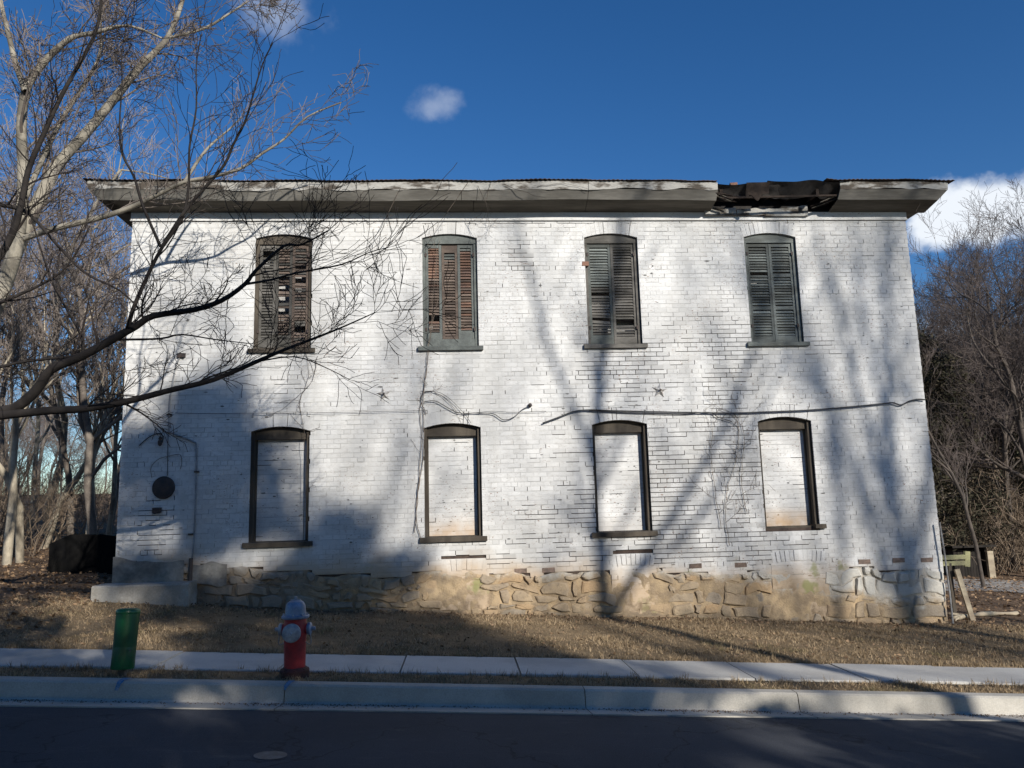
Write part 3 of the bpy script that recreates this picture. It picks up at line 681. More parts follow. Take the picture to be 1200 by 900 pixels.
shutter(a + 2 * w3, b, z0, z1, .075, M['brownslat'], brn, missing=(3, 4, 20, 21, 25), droop=(5, 19, 24, 6), bottom=.10)
a, b = upper(1, M['greenframe'], .135); w3 = (b - a) / 3; z0 = UB + .14
red = lambda k, z: M['redslat'] if z > 3.75 or rnd.random() < .35 else M['brownslat']
shutter(a, a + w3 - .004, z0, z1, .075, M['greenframe'], red, missing=(4, 5), bottom=.11)
shutter(a + w3, a + 2 * w3 - .004, z0, z1, .085, M['brownslat'], lambda k, z: M['greyslat'] if k > 26 else M['brownslat'], bottom=.05, top=.14)
shutter(a + 2 * w3, b, z0, z1, .075, M['greenframe'], lambda k, z: M['greyslat'] if z > 4.22 else red(k, z), bottom=.14)
a, b = upper(2, M['darkslat'], .02); h2 = (a + b) / 2; z0 = UB + .025
shutter(a, h2 - .003, z0, z1, .075, M['greyslat'], lambda k, z: M['greyslat'] if z > 3.6 else M['darkslat'], missing=(5, 14), droop=(4, 6, 7, 20, 24), bottom=.15)
shutter(h2 + .003, b, z0, z1, .075, M['darkslat'], ds, missing=(4, 5), droop=(16, 12), bottom=.12)
a, b = upper(3, M['greyslat'], .02); h2 = (a + b) / 2
mids = (UB + .62, UB + 1.20)
shutter(a, h2 - .003, z0, z1, .075, M['greyslat'], gs, mids=(mids[0],), missing=(22,), bottom=.10)
shutter(h2 + .003, b, z0, z1, .075, M['greyslat'], gs, mids=mids, bottom=.10)

# ------------------------------------------------------------------ cornice and roof
fr = MB(); fr.box(-HX - .02, HX + .02, -.022, .03, ZTOP, 4.87); fr.box(-HX - .025, HX + .025, -.034, .03, ZTOP - .028, ZTOP - .002)
fr.build('frieze', M['paint'], house)
G0, G1 = at(842, 230, -.5)[0], at(985, 225, -.5)[0]
PROF = [(.51, 5.215), (.50, 5.085), (.385, 4.945), (.0, 4.862)]      # overhang, height
def sag(x): return -.018 * math.sin((x + 7) * .45) - .03 * math.exp(-((x - G0) / 1.1) ** 2) + .006 * math.sin(x * 3.1)
def cornice(k0, name, mat, thick=.02, ends=True, jag=0):
    (d0, za), (d1, zb_) = PROF[k0], PROF[k0 + 1]
    def seg(pts0, pts1):
        mb = MB(); n = len(pts0); V = []
        for p, q in zip(pts0, pts1): V += [p, q, (q[0], q[1] + thick, q[2] + thick * .6), (p[0], p[1] + thick, p[2] + thick * .2)]
        Fs = [(4 * i + k, 4 * i + (k + 1) % 4, 4 * i + 4 + (k + 1) % 4, 4 * i + 4 + k) for i in range(n - 1) for k in range(4)]
        mb.add(V, Fs); mb.add(V[:4], [(3, 2, 1, 0)]); mb.add(V[-4:], [(0, 1, 2, 3)])
        return mb.build(name, mat, house)
    cuts = [-HX - .5, -4.2 + .3 * k0, -1.4 + .2 * k0, .9, G0] if True else []
    def lerp_end(x, d): return max(min(x, HX + d), -HX - d)
    for a, b in list(zip(cuts[:-1], cuts[1:])) + [(G1, HX + .5)]:
        n = 14; A = []; B = []
        for i in range(n + 1):
            x = a + (b - a) * i / n
            if i == 0 and a > -7: x += .004
            if i == n and b < 7: x -= .004
            xa, xb = x, x
            if i == 0 and a < -7: xa, xb = -HX - d0, -HX - d1
            if i == n and b > 7: xa, xb = HX + d0, HX + d1
            j = jag * (vnoise(x * 4.5, k0 * 3, 6) - .45)
            A.append((xa, -d0, za + sag(x))); B.append((xb, -d1, zb_ + sag(x) * (1 if d1 > .1 else 0) + j))
        seg(A, B)
    for s in (-1, 1):                                # returns along the side walls
        A = [(s * (HX + d0), y, za) for y in (-d0, HD + d0)]; B = [(s * (HX + d1), y, zb_) for y in (-d1, HD + d1)]
        mb = MB(); mb.add([A[0], A[1], B[1], B[0]], [(0, 1, 2, 3)]); mb.add([(p[0] - s * .02, p[1], p[2] + .012) for p in (A[0], A[1], B[1], B[0])], [(3, 2, 1, 0)]); mb.build(name, mat, house)
cornice(0, 'fascia_board', M['fascia'], jag=.055); cornice(1, 'crown_board', M['crown']); cornice(2, 'soffit_board', M['soffit'])
# corrugated roof sheets
def roof(x0, x1, ov, z0, yb, slope, name='roof', seed=0):
    n = int((x1 - x0) / .019); X = np.linspace(x0, x1, n); wv = .006 * np.sin(X / .076 * 2 * math.pi) * np.array([.35 + .9 * vnoise(x * 2.2, 1, 15) for x in X]) + np.array([.022 * (vnoise(x * 2.7, 4, 16) - .5) for x in X])
    ed = np.array([.02 * (vnoise(x * 6, seed, 2) - .5) for x in X]); sg = np.array([sag(x) for x in X]); V = []
    for (y, t) in ((-ov, 0), (-ov + .4, .4), (2, 2.5), (yb, yb + ov)):
        V.append(np.stack([X, y + (ed if t == 0 else 0) + 0 * X, z0 + slope * t + wv + sg * (1 - min(t / 2.5, 1))], -1))
    Q = grid_quads(n, 4); V = np.concatenate(V); lo = V.copy(); lo[:, 2] -= .006
    i = np.arange(n - 1); edge = np.stack([i, i + len(V), i + 1 + len(V), i + 1], -1)
    return obj(name, mesh_np(name, np.concatenate([V, lo]), np.concatenate([Q, (Q + len(V))[:, ::-1], edge]), smooth=True), M['tin'], house)
roof(-HX - .56, G0 - .02, .55, 5.232, 4.2, .05); roof(G1 - .25, HX + .60, .56, 5.238, 4.2, .05, seed=4)
rb = MB(); rb.add([(-HX - .5, 4.0, 5.45), (HX + .5, 4.0, 5.45), (HX + .5, HD + .5, 5.2), (-HX - .5, HD + .5, 5.2)], [(0, 1, 2, 3)]); rb.add([(G0 - .2, -.2, 5.19), (G1 + .1, -.2, 5.19), (G1 + .1, 4.1, 5.40), (G0 - .2, 4.1, 5.40)], [(0, 1, 2, 3)]); rb.build('roof_deck', M['tin'], house)
# collapsed stretch of eaves: rafters, sagging felt, splintered boards
at_ = MB(); at_.add([(G0 - .1, .12, 4.85), (G1 + .1, .12, 4.85), (G1 + .1, .12, 5.25), (G0 - .1, .12, 5.25)], [(0, 1, 2, 3)]); at_.build('attic_dark_sheet', M['felt'], house)  # black sheet stands in for the dark inside of the roof
for x in np.arange(G0 + .12, G1, .42):
    mb = MB(); mb.obox((x, .3, 5.16), (x + rnd.uniform(-.04, .04), -.42 + rnd.uniform(0, .15), 5.10 + rnd.uniform(-.03, .02)), .05, .10); mb.build('rafter', M['rot'], house)
def rag(x0, x1, f_top, f_bot, y0, y1, name, mat, n=30, seed=1):
    V = []
    for i in range(n + 1):
        x = x0 + (x1 - x0) * i / n; t, b = f_top(x), f_bot(x)
        for j in range(5):
            q = j / 4; V.append((x, y0 + (y1 - y0) * q + .05 * (vnoise(x * 4, j * 1.3, seed) - .5), t + (b - t) * q ** 1.2))
    return obj(name, mesh_np(name, V, [(5 * i + j, 5 * i + 5 + j, 5 * i + 6 + j, 5 * i + 1 + j) for i in range(n) for j in range(4)], smooth=True), mat, house)
rag(G0 - .05, (G0 + G1) / 2 + .1, lambda x: 5.19 + .015 * math.sin(x * 9), lambda x: 5.02 + .09 * (vnoise(x * 7, 1, 9) - .5), -.47, -.30, 'torn_roofing', M['felt'])
rag((G0 + G1) / 2 - .2, G1 + .12, lambda x: 5.225 + .02 * math.sin(x * 7), lambda x: 5.04 + .10 * (vnoise(x * 6, 5, 9) - .5), -.52, -.27, 'torn_roofing', M['felt'], seed=5)
rag(G0 + .5, G0 + .9, lambda x: 5.21, lambda x: 4.98 + .15 * (vnoise(x * 9, 5, 9) - .5), -.49, -.42, 'torn_roofing', M['rot'], seed=8)
for (u0, u1, v0, v1) in ((826, 862, 241, 252), (864, 900, 243, 252), (897, 946, 242, 253)):
    p0, p1 = at(u0, v1, -.07), at(u1, v0, -.07); n = 9; V = []
    for i in range(n + 1):
        x = p0[0] + (p1[0] - p0[0]) * i / n; top = p1[2] - .05 * (vnoise(x * 8, 2, 4)) + .03 * (i / n if u0 > 890 else 0)
        V += [(x, -.07 + rnd.uniform(-.01, .01), p0[2]), (x, -.075, top), (x, -.05, top), (x, -.045, p0[2])]
    mb = MB(); mb.add(V, [(4 * i + k, 4 * i + (k + 1) % 4, 4 * i + 4 + (k + 1) % 4, 4 * i + 4 + k) for i in range(n) for k in range(4)]); mb.add(V[:4], [(3, 2, 1, 0)]); mb.add(V[-4:], [(0, 1, 2, 3)])
    mb.build('splintered_board', M['fascia'], house)
for (gx, sgn, k_) in [(G0, 1, i) for i in range(6)] + [(G1, -1, i) for i in range(6)]:
    x_ = gx + sgn * rnd.uniform(-.12, .10); y_ = rnd.uniform(-.52, -.15); z_ = 5.20 - .35 * (y_ + .5) * .8 - rnd.uniform(0, .14); l_ = rnd.uniform(.15, .42); an = rnd.uniform(-.5, .25)
    mb = MB(); mb.obox((x_ - sgn * .15, y_, z_), (x_ + sgn * l_ * math.cos(an), y_ + rnd.uniform(-.05, .08), z_ + l_ * math.sin(an) - .03), rnd.uniform(.02, .06), .016, taper=rnd.uniform(.2, .7)); mb.build('splinter', M['rot'] if k_ % 2 else M['soffit'], house)
mb = MB(); p0 = at(856, 218, -.2); mb.box(p0[0], p0[0] + .10, -.25, -.1, p0[2] - .06, p0[2] + .05, jit=.02); mb.build('loose_brick', M['brickred'], house)
mb = MB(); p0, p1 = at(846, 232, -.42), at(980, 229, -.40); mb.obox(p0, p1, .025, .03); mb.build('bare_rail', M['rot'], house)

# ------------------------------------------------------------------ fixtures on the wall
for (u, v, r0) in ((450, 462, .125), (773, 457.5, .135)):
    c = at(u, v, 0); mb = MB(); V = []; ph = .15 if u < 600 else -.1
    for k in range(10):
        t = ph + math.pi / 2 + k * math.pi / 5; r = r0 if k % 2 == 0 else r0 * .40; V.append((c[0] + r * math.cos(t), -.006, c[2] + r * math.sin(t)))
    B = [(x, .02, z) for x, y, z in V]; mb.add(V + B + [(c[0], -.05, c[2])], [(k, (k + 1) % 10, 20) for k in range(10)] + [(k, 10 + k, 10 + (k + 1) % 10, (k + 1) % 10) for k in range(10)])
    st = mb.build('tie_rod_star', M['star'], house)
    mb = MB(); mb.lathe([(.016, 0), (.016, .03), (.008, .034)], (c[0], -.045, c[2]), 8, (0, -1, 0)); mb.build('nut', M['iron'], st)
c = at(192, 571.5, 0); mb = MB(); mb.lathe([(.17, -.02), (.178, .015), (.172, .03), (.12, .045), (.03, .05)], c, 28, (-.08, -1, .02)); o = mb.build('meter_plate', M['iron'], house); smooth_by_angle(o)
c = at(185, 598, 0); mb = MB(); mb.box(c[0] - .06, c[0] + .06, -.05, .01, c[2] - .035, c[2] + .035, jit=.012); mb.box(c[0] - .04, c[0] + .02, -.07, -.03, c[2] - .05, c[2] - .01, jit=.008); mb.build('meter_bracket', M['iron'], house)
def wire(name, pts, r, mat, y=-.02, n=4, parent=None, wob=0):
    P = [at(u, v, y) for (u, v) in pts]
    if wob: P = [p + np.array([rnd.uniform(-wob, wob), rnd.uniform(-.5 * wob, .3 * wob), rnd.uniform(-wob, wob)]) for p in P]
    mb = MB(); mb.tube(catmull(P, n), r, 5); o = mb.build(name, mat, parent, smooth=True); return o
wire('conduit', [(211, 418), (206, 430), (202, 452), (199, 470), (198, 500), (201, 507), (225, 517), (230, 524), (230, 560), (228, 620), (225, 656)], .014, M['pipe'], parent=house, n=5)
wire('stub_pipe', [(224, 654), (223, 680), (222, 712)], .032, M['rustpipe'], y=-.07, parent=house)
for (u, v) in ((231, 553), (224, 626), (199, 486)):
    c = at(u, v, 0); mb = MB(); mb.box(c[0] - .035, c[0] + .035, -.042, .005, c[2] - .012, c[2] + .012); mb.build('pipe_clip', M['iron'], house)
mb = MB(); c = at(213, 417, 0); mb.box(c[0] - .06, c[0] + .06, -.05, .01, c[2] - .03, c[2] + .03, jit=.01); mb.build('cable_bracket', M['iron'], house)
mb = MB(); c = at(189, 517, 0); mb.lathe([(.012, 0), (.03, .02), (.034, .07), (.02, .10), (.028, .12), (.012, .15)], (c[0], -.05, c[2] - .08), 10, (0, 0, 1)); mb.obox((c[0], .01, c[2] + .04), (c[0], -.06, c[2] + .04), .02, .02); mb.build('insulator', M['iron'], house)
wire('service_wire', [(163, 522), (175, 512), (186, 508), (191, 512), (190, 519)], .008, M['cable'], parent=house)
wire('service_wire', [(182, 500), (188, 507), (192, 512)], .007, M['cable'], parent=house)
wire('service_wire', [(197, 506), (196.5, 540), (196, 557), (192, 562)], .006, M['cable'], parent=house)
wire('service_wire', [(178, 560), (177, 548), (186, 538), (200, 534), (211, 533), (213, 543), (211, 550)], .004, M['vine'], parent=house)
# stoop slab against the left end
p0, p1 = at(107, 686, -.45), at(221, 685, -.45); mb = MB(); zt = (p0[2] + p1[2]) / 2
V = []; n = 8
for i in range(n + 1):
    x = p0[0] + (p1[0] - p0[0]) * i / n; q = rnd.uniform(-.008, .008); zz = zt + q * .5; gz = float(ground_z(x, -.4)) - .15
    V += [(x, -.45 + q, gz), (x, -.45 + q, zz - .02), (x, -.43 + q, zz), (x, -.075, zz + .004), (x, -.075, gz)]
mb.add(V, [(5 * i + k, 5 * i + (k + 1) % 5, 5 * i + 5 + (k + 1) % 5, 5 * i + 5 + k) for i in range(n) for k in range(5)]); mb.add(V[:5], [(4, 3, 2, 1, 0)]); mb.add(V[-5:], [(0, 1, 2, 3, 4)])
tag(mb.build('concrete_stoop', M['stoop']), 'low concrete stoop slab against the left foot of the house wall', 'step')
# cables strung along the facade
def cables(name, lines, r, label, cat='cable'):
    mb = MB()
    for pts, rr in lines: mb.tube(catmull([at(u, v, -.035 - .01 * k) for k, (u, v) in enumerate(pts)] if len(pts) < 4 else [at(u, v, -.04) for (u, v) in pts], 5), rr or r, 5)
    return tag(mb.build(name, M['cable'], None, True), label, cat)
cables('utility_cable', [([(636, 496), (655, 489), (672, 482.5), (690, 480.5), (720, 481.5), (760, 482.5), (810, 483.5), (860, 484), (905, 482.5), (950, 480.5), (1000, 476.5), (1035, 473), (1046, 472), (1056, 474.5), (1066, 470), (1076, 468), (1084, 468.5)], .013), ([(690, 481.5), (740, 483.5), (800, 485), (830, 483), (842, 489), (858, 494)], .007)], .012, 'black cable strung across the right half of the white wall above the lower windows')
cables('loose_wire', [([(497, 471), (510, 470), (525, 478), (538, 484), (560, 484), (578, 485), (590, 492), (602, 489), (612, 480), (621, 476)], .007), ([(540, 486), (575, 482), (600, 483), (640, 482)], .004), ([(498, 459), (515, 460), (530, 470), (545, 486), (552, 496)], .004)], .006, 'thin slack wires sagging on the wall between the two middle lower windows', 'wire')
cables('thin_wall_wire', [([(205, 484), (290, 485), (380, 483.5), (440, 482.5), (500, 481)], .004)], .004, 'hair thin wire stretched along the wall above the lower left window', 'wire')
mb = MB(); c = at(621, 475, 0); mb.lathe([(.02, 0), (.035, .02), (.03, .06), (.015, .08)], (c[0], .0, c[2]), 8, (0, -1, 0)); tag(mb.build('cable_insulator', M['iron']), 'small dark insulator knob holding slack wires on the wall', 'insulator')

# ================================================================== PLANTS
def tubes_mesh(name, branches, mat=None, smooth=True):
    """branches: list of (points [n,3], radii [n]) -> one mesh of tapered tubes"""
    VV = []; QQ = []; base = 0; groups = {}
    for P, r in branches:
        s = 9 if r[0] > .05 else 6 if r[0] > .018 else 4 if r[0] > .008 else 3
        groups.setdefault((len(P), s), []).append((P, r))
    for (n, s), L in groups.items():
        P = np.array([b[0] for b in L], float); r = np.array([b[1] for b in L], float)
        d = np.gradient(P, axis=1); d /= np.linalg.norm(d, axis=-1, keepdims=True) + 1e-9
        m = P[:, -1] - P[:, 0]; m /= np.linalg.norm(m, axis=-1, keepdims=True) + 1e-9
        ref = np.where(np.abs(m[:, 2:3]) > .8, np.array([[1., .2, 0]]), np.array([[.1, .2, 1.]]))[:, None, :]
        a = np.cross(d, ref); a /= np.linalg.norm(a, axis=-1, keepdims=True) + 1e-9; b = np.cross(d, a)
        t = np.arange(s) * 2 * math.pi / s
        ring = P[:, :, None, :] + r[:, :, None, None] * (a[:, :, None, :] * np.cos(t)[None, None, :, None] + b[:, :, None, :] * np.sin(t)[None, None, :, None])
        B = len(L); idx = base + np.arange(B * n * s).reshape(B, n, s)
        q = np.stack([idx[:, :-1], np.roll(idx, -1, 2)[:, :-1], np.roll(idx, -1, 2)[:, 1:], idx[:, 1:]], -1)
        VV.append(ring.reshape(-1, 3)); QQ.append(q.reshape(-1, 4)); base += B * n * s
    me = mesh_np(name, np.concatenate(VV), np.concatenate(QQ), smooth=smooth)
    if mat: me.materials.append(mat)
    return me
def nrm(v):
    l = math.sqrt(v[0] ** 2 + v[1] ** 2 + v[2] ** 2) or 1; return (v[0] / l, v[1] / l, v[2] / l)
def turn(rg, d, ang):
    """random direction at angle ang to d"""
    while True:
        q = (rg.gauss(0, 1), rg.gauss(0, 1), rg.gauss(0, 1)); k = q[0] * d[0] + q[1] * d[1] + q[2] * d[2]
        p = (q[0] - k * d[0], q[1] - k * d[1], q[2] - k * d[2]); l = math.sqrt(p[0] ** 2 + p[1] ** 2 + p[2] ** 2)
        if l > .2: break
    c, s = math.cos(ang), math.sin(ang) / l; return (d[0] * c + p[0] * s, d[1] * c + p[1] * s, d[2] * c + p[2] * s)
def grow(rg, p, d, L, r, lvl, out, cfg):
    n = cfg['seg'][min(lvl, len(cfg['seg']) - 1)]; P = [p]; Rr = [r]; step = L / n; crook = cfg['crook']; up = cfg['up']
    tip = .28 if lvl else cfg.get('tip', .35)
    for i in range(n):
        d = nrm((d[0] + rg.gauss(0, crook), d[1] + rg.gauss(0, crook), d[2] + rg.gauss(0, crook) + up * (1 if lvl else .4)))
        p = (p[0] + d[0] * step, p[1] + d[1] * step, p[2] + d[2] * step); P.append(p); Rr.append(max(r * (1 - (1 - tip) * (i + 1) / n), cfg['rmin']))
    out.append((lvl, P, Rr))
    if lvl >= cfg['max']: return
    k = cfg['kids'][lvl]; k = max(1, int(round(k * rg.uniform(.75, 1.25)))); t0 = cfg['start'][lvl]
    for j in range(k):
        t = t0 + (1 - t0) * (j + rg.random()) / k if j < k - 1 else 1.0
        f = t * n; i = min(int(f), n - 1); f -= i; q = tuple(P[i][m] + (P[i + 1][m] - P[i][m]) * f for m in range(3)); rr = Rr[i] + (Rr[i + 1] - Rr[i]) * f
        dd = nrm(tuple(P[i + 1][m] - P[i][m] for m in range(3)))
        cdn = turn(rg, dd, rg.uniform(*cfg['ang'])); LL = L * cfg['ratio'][lvl] * rg.uniform(.65, 1.25) * (1.15 - .45 * t)
        grow(rg, q, cdn, LL, max(rr * rg.uniform(.45, .72), cfg['rmin']), lvl + 1, out, cfg)
def tree_meshes(seed, H, r, cfg, barkm, twigm, lean=(0, 0), trunklvl=1):
    rg = random.Random(seed); out = []; grow(rg, (0, 0, -.15), nrm((lean[0], lean[1], 1)), H, r, 0, out, cfg)
    tr = [(P, R_) for (l, P, R_) in out if l <= trunklvl]; cr = [(P, R_) for (l, P, R_) in out if l > trunklvl]
    return tubes_mesh('trunk', tr, barkm), tubes_mesh('crown', cr, twigm, smooth=False)
def put_tree(name, meshes, x, y, rz, s, label, cat, group=None, z=None, tilt=0):
    z = float(ground_z(x, y)) if z is None else z
    o = bpy.data.objects.new(name, None); COL.objects.link(o); o.location = (x, y, z - .05); o.rotation_euler = (tilt, 0, rz); o.scale = (s, s, s); tag(o, label, cat, group)
    for nm, me in zip(('trunk', 'crown'), meshes):
        if me is None: continue
        c = bpy.data.objects.new(nm, me); COL.objects.link(c); c.parent = o
    return o
WOOD = dict(seg=[9, 6, 5, 4, 3], crook=.13, up=.07, kids=[13, 8, 7, 5], start=[.22, .2, .2, .2], ratio=[.42, .52, .56, .6], ang=(R(24), R(58)), rmin=.0046, max=4)
wt = [tree_meshes(100 + i, 8.5 + 1.0 * (i % 3), .10 + .015 * (i % 4), WOOD, M['barkgrey'], M['twiggrey']) for i in range(5)]
SLIM = dict(seg=[10, 6, 5, 4, 3], crook=.11, up=.10, kids=[14, 7, 6, 5], start=[.3, .2, .2, .2], ratio=[.33, .50, .50, .5], ang=(R(20), R(50)), rmin=.0055, max=4)
wt2 = [tree_meshes(200 + i, 9.5, .085, SLIM, M['barkgrey'], M['twiggrey']) for i in range(2)]
birch = [tree_meshes(300 + i, 8.0, .10, dict(SLIM, crook=.16), M['barkbirch'], M['twigpale'], lean=(.15 - .1 * i, 0)) for i in range(2)]
M['twiglight'] = simple('sunlit_tan_twigs', (.31, .26, .215), (.20, .17, .145), 1, .9, .1, bump=0, orand=.2)  # twig colour lightened to carry the sun on the left woods
LWD = dict(WOOD, kids=[10, 6, 5, 4], start=[.3, .2, .2, .2], rmin=.0045)
wtL = [tree_meshes(700 + i, 8.5 + i % 3, .085 + .01 * (i % 3), LWD, M['barkgrey'] if i % 2 else M['barkpale'], M['twiglight']) for i in range(5)]; wtL += wtL[:2]
# left woods
rl = random.Random(3)
for j_, (u, Y, k, s) in enumerate(((12, 5.0, 0, 1.0), (28, 5.6, 1, .9), (52, 8.5, 1, .9), (104, 6.6, 0, .85), (-30, 7, 1, 1.0))):
    x = on_plane(u, 668, -1.6)[0] if False else at(u, 600, Y)[0]; put_tree('pale_tree', birch[k], x, Y, .4 + j_ * 2.2, s, ('pale cream barked tree catching the sun at the edge of the left woods', 'thinner cream barked tree close behind the pale one left of the house', 'cream barked tree deeper among the brush left of the house', 'cream barked tree next to the dark trunk off the left corner of the house', 'cream barked tree at the outer edge of the left woods')[j_], 'tree')
LT_ = [t for i_, t in enumerate([(112, 6.2, 0, 1.05), (132, 7.4, 5, .8), (85, 9.0, 1, 1.0), (60, 11, 2, 1.1), (128, 12, 6, 1.0), (-10, 9.5, 3, 1.1), (100, 15, 4, .95), (35, 14, 5, 1.0), (70, 19, 0, .95), (10, 20, 1, 1.2), (120, 22, 2, .95), (45, 26, 3, 1.15), (95, 30, 4, 1.1), (-40, 15, 6, 1.3), (-60, 8, 2, 1.2), (140, 28, 1, 1.0), (0, 32, 2, 1.4), (-110, 12, 4, 1.3), (-150, 20, 0, 1.5)]) if i_ < 6 or i_ % 2]
for i, (u, Y, k, s) in enumerate(LT_):
    x = at(u, 600, Y)[0]; m_ = wtL[k] if i else wt[k]
    if i == 0: lab, g = 'dark trunked bare tree just off the left corner of the house', None
    elif Y < 10: lab, g = 'bare grey tree in the front rank of the woods left of the house', 'front trees of the left woods'
    else: lab, g = 'bare grey tree deep in the woods left of the house', 'trees deep in the left woods'
    put_tree('bare_tree', m_, x, Y, rl.uniform(0, 6.28), s, lab, 'tree', g, tilt=rl.uniform(-.05, .05))
# right woods
M['twigbrown'] = simple('brown_twigs', (.135, .108, .096), (.085, .07, .063), 1, .9, .1, bump=0, orand=.2)
def recol(me, m_): q = me.copy(); q.materials.clear(); q.materials.append(m_); return q
M['barkbrown'] = simple('dark_brown_bark', (.115, .095, .08), (.065, .055, .047), 3, .92, .12, bump=.6, bscale=25)
wtR = [(recol(a_, M['barkbrown']), recol(b_, M['twigbrown'])) for a_, b_ in wt + wt2]
RT_ = [(1143, 6.0, 5, .62), (1180, 10, 1, .85), (1120, 12, 2, .8), (1215, 8, 3, .9), (1160, 15, 4, .95), (1105, 16, 0, .9), (1200, 18, 2, 1.05), (1135, 21, 6, 1.05), (1175, 23, 1, 1.15), (1225, 25, 0, 1.25), (1100, 24, 3, 1.05), (1150, 29, 4, 1.25), (1200, 32, 2, 1.45), (1120, 34, 5, 1.3), (1250, 16, 4, 1.2), (1280, 22, 1, 1.3), (1090, 31, 6, 1.2), (1240, 36, 3, 1.5), (1330, 14, 0, 1.2), (1110, 19, 4, .85), (1150, 25, 0, .95), (1190, 27, 5, 1.0), (1128, 27, 1, 1.0), (1210, 21, 6, .9), (1165, 12.5, 0, .75), (1205, 14.5, 3, .8), (1095, 20, 2, .85), (1185, 19.5, 3, .95)]
for i, (u, Y, k, s) in enumerate(RT_):
    x = at(u, 600, Y)[0]; m_ = wtR[k]
    if i == 0: lab, g = 'slim bare tree standing alone in front of the dark shed', None
    elif Y < 17: lab, g = 'bare brown tree around the dark shed right of the house', 'trees around the shed'
    else: lab, g = 'bare brown tree far back in the woods right of the house', 'trees far back in the right woods'
    put_tree('bare_tree', m_, x, Y, rl.uniform(0, 6.28), s, lab, 'tree', g)
# distant wood closing the view on both sides
rf = random.Random(11)
for i in range(64):
    Y = rf.uniform(32, 60); s_ = 1 if i % 2 else -1; 
    if s_ < 0 and i % 4: continue
    x = at(rf.uniform(-120, 132) if s_ < 0 else rf.uniform(1075, 1320), 560, Y)[0]
    put_tree('distant_tree', (wt + wt2 if x < 0 else wtR)[i % 7], x, Y, rf.uniform(0, 6.28), rf.uniform(.95, 1.35) * (.62 if x < 0 else .95), 'distant bare tree on the rise behind the ' + ('left' if x < 0 else 'right') + ' woods', 'tree', 'distant trees on the rise')
# brushy undergrowth
def brush_mesh(seed, n, H, spread):
    rg = random.Random(seed); out = []
    cfg = dict(seg=[6, 4, 3], crook=.16, up=.05, kids=[6, 4], start=[.25, .2], ratio=[.42, .5], ang=(R(22), R(65)), rmin=.0038, max=2, tip=.3)
    for i in range(n):
        a = rg.uniform(0, 6.28); q = spread * math.sqrt(rg.random()); grow(rg, (q * math.cos(a), q * math.sin(a), -.1), nrm((rg.gauss(0, .28), rg.gauss(0, .28), 1)), H * rg.uniform(.5, 1.15), rg.uniform(.007, .016), 0, out, cfg)
    return tubes_mesh('brush', [(P, R_) for (_, P, R_) in out], M['brush'], smooth=False)
bmz = [brush_mesh(40 + i, 26, 2.3, 1.1) for i in range(3)]
rb_ = random.Random(5)
def bush(x, y, k, s, lab, g):
    o = obj('brush_thicket', bmz[k], None, None, (x, y, float(ground_z(x, y)) - .03), (0, 0, rb_.uniform(0, 6.28))); o.scale = (s, s, s * rb_.uniform(.8, 1.2)); tag(o, lab, 'brush', g)
for i in range(15):
    Y = rb_.uniform(5.5, 26); u = rb_.uniform(-60, 138); bush(at(u, 600, Y)[0], Y, i % 3, rb_.uniform(.75, 1.25), 'leafless brush thicket under the trees left of the house', 'brush left of the house')
for i in range(40):
    Y = rb_.uniform(9.5, 36); u = rb_.uniform(1100, 1240); bush(at(u, 600, Y)[0], Y, i % 3, rb_.uniform(.9, 1.7), 'leafless brush thicket under the trees right of the house', 'brush right of the house')
# evergreens: crowns of many small leaf faces along real boughs
def evergreen(seed, H, rad, nb, per, leaf, mat, barkm, conic=True, low=.08):
    rg = random.Random(seed); br = []; C = []; nv = 7
    br.append(([(0, 0, -.15 + (H + .1) * i / nv) for i in range(nv + 1)], [.10 * H / 8 * (1 - .9 * i / nv) for i in range(nv + 1)]))
    npr = np.random.default_rng(seed)
    for i in range(nb):
        t = low + (1 - low) * rg.random(); z = H * t; q = rad * ((1 - t) ** .75 if conic else math.sqrt(max(.02, 1 - (2 * t - .95) ** 2))) * rg.uniform(.65, 1.15) + .12
        a = rg.uniform(0, 6.28); e = (q * math.cos(a), q * math.sin(a), z + q * rg.uniform(-.1, .45)); m_ = (e[0] * .5, e[1] * .5, (z + e[2]) / 2 - .05)
        br.append(([(0, 0, z), m_, e], [.022 * H / 8, .013 * H / 8, .005])); 
        tt = npr.random(per) ** .6; p = np.array([0, 0, z])[None] + (np.array(e) - np.array([0, 0, z]))[None] * tt[:, None]; C.append(p + npr.normal(0, .13 * rad ** .5, (per, 3)) * np.array([1, 1, .7]))
    C = np.concatenate(C); n = len(C); a = npr.normal(size=(n, 3)); a /= np.linalg.norm(a, axis=1, keepdims=True); b = np.cross(a, npr.normal(size=(n, 3))); b /= np.linalg.norm(b, axis=1, keepdims=True)
    l = leaf * npr.uniform(.6, 1.4, (n, 1)); V = np.stack([C - a * l, C + b * l * .38, C + a * l, C - b * l * .38], 1).reshape(-1, 3)
    me = mesh_np('crown', V, np.arange(4 * n).reshape(-1, 4), tone=np.repeat(npr.random(n), 4)); me.materials.append(mat)
    return tubes_mesh('trunk', br, barkm), me
ced = [evergreen(60 + i, 6.5, 1.7, 170, 110, .055, M['cedar'], M['barkgrey']) for i in range(2)]
for i, (u, Y, s) in enumerate(((1106, 9.5, 1.05), (1132, 14, 1.1), (1195, 13, .9), (1085, 14, 1.25), (1165, 19, 1.15), (1225, 11, .8))):
    x = at(u, 600, Y)[0]; put_tree('cedar_tree', ced[i % 2], x, Y, i * 1.3, s, 'dull dark cedar crowded among the bare trees right of the house' if i else 'dull dark cedar tight behind the right corner of the house', 'tree', 'cedars right of the house' if i else None)

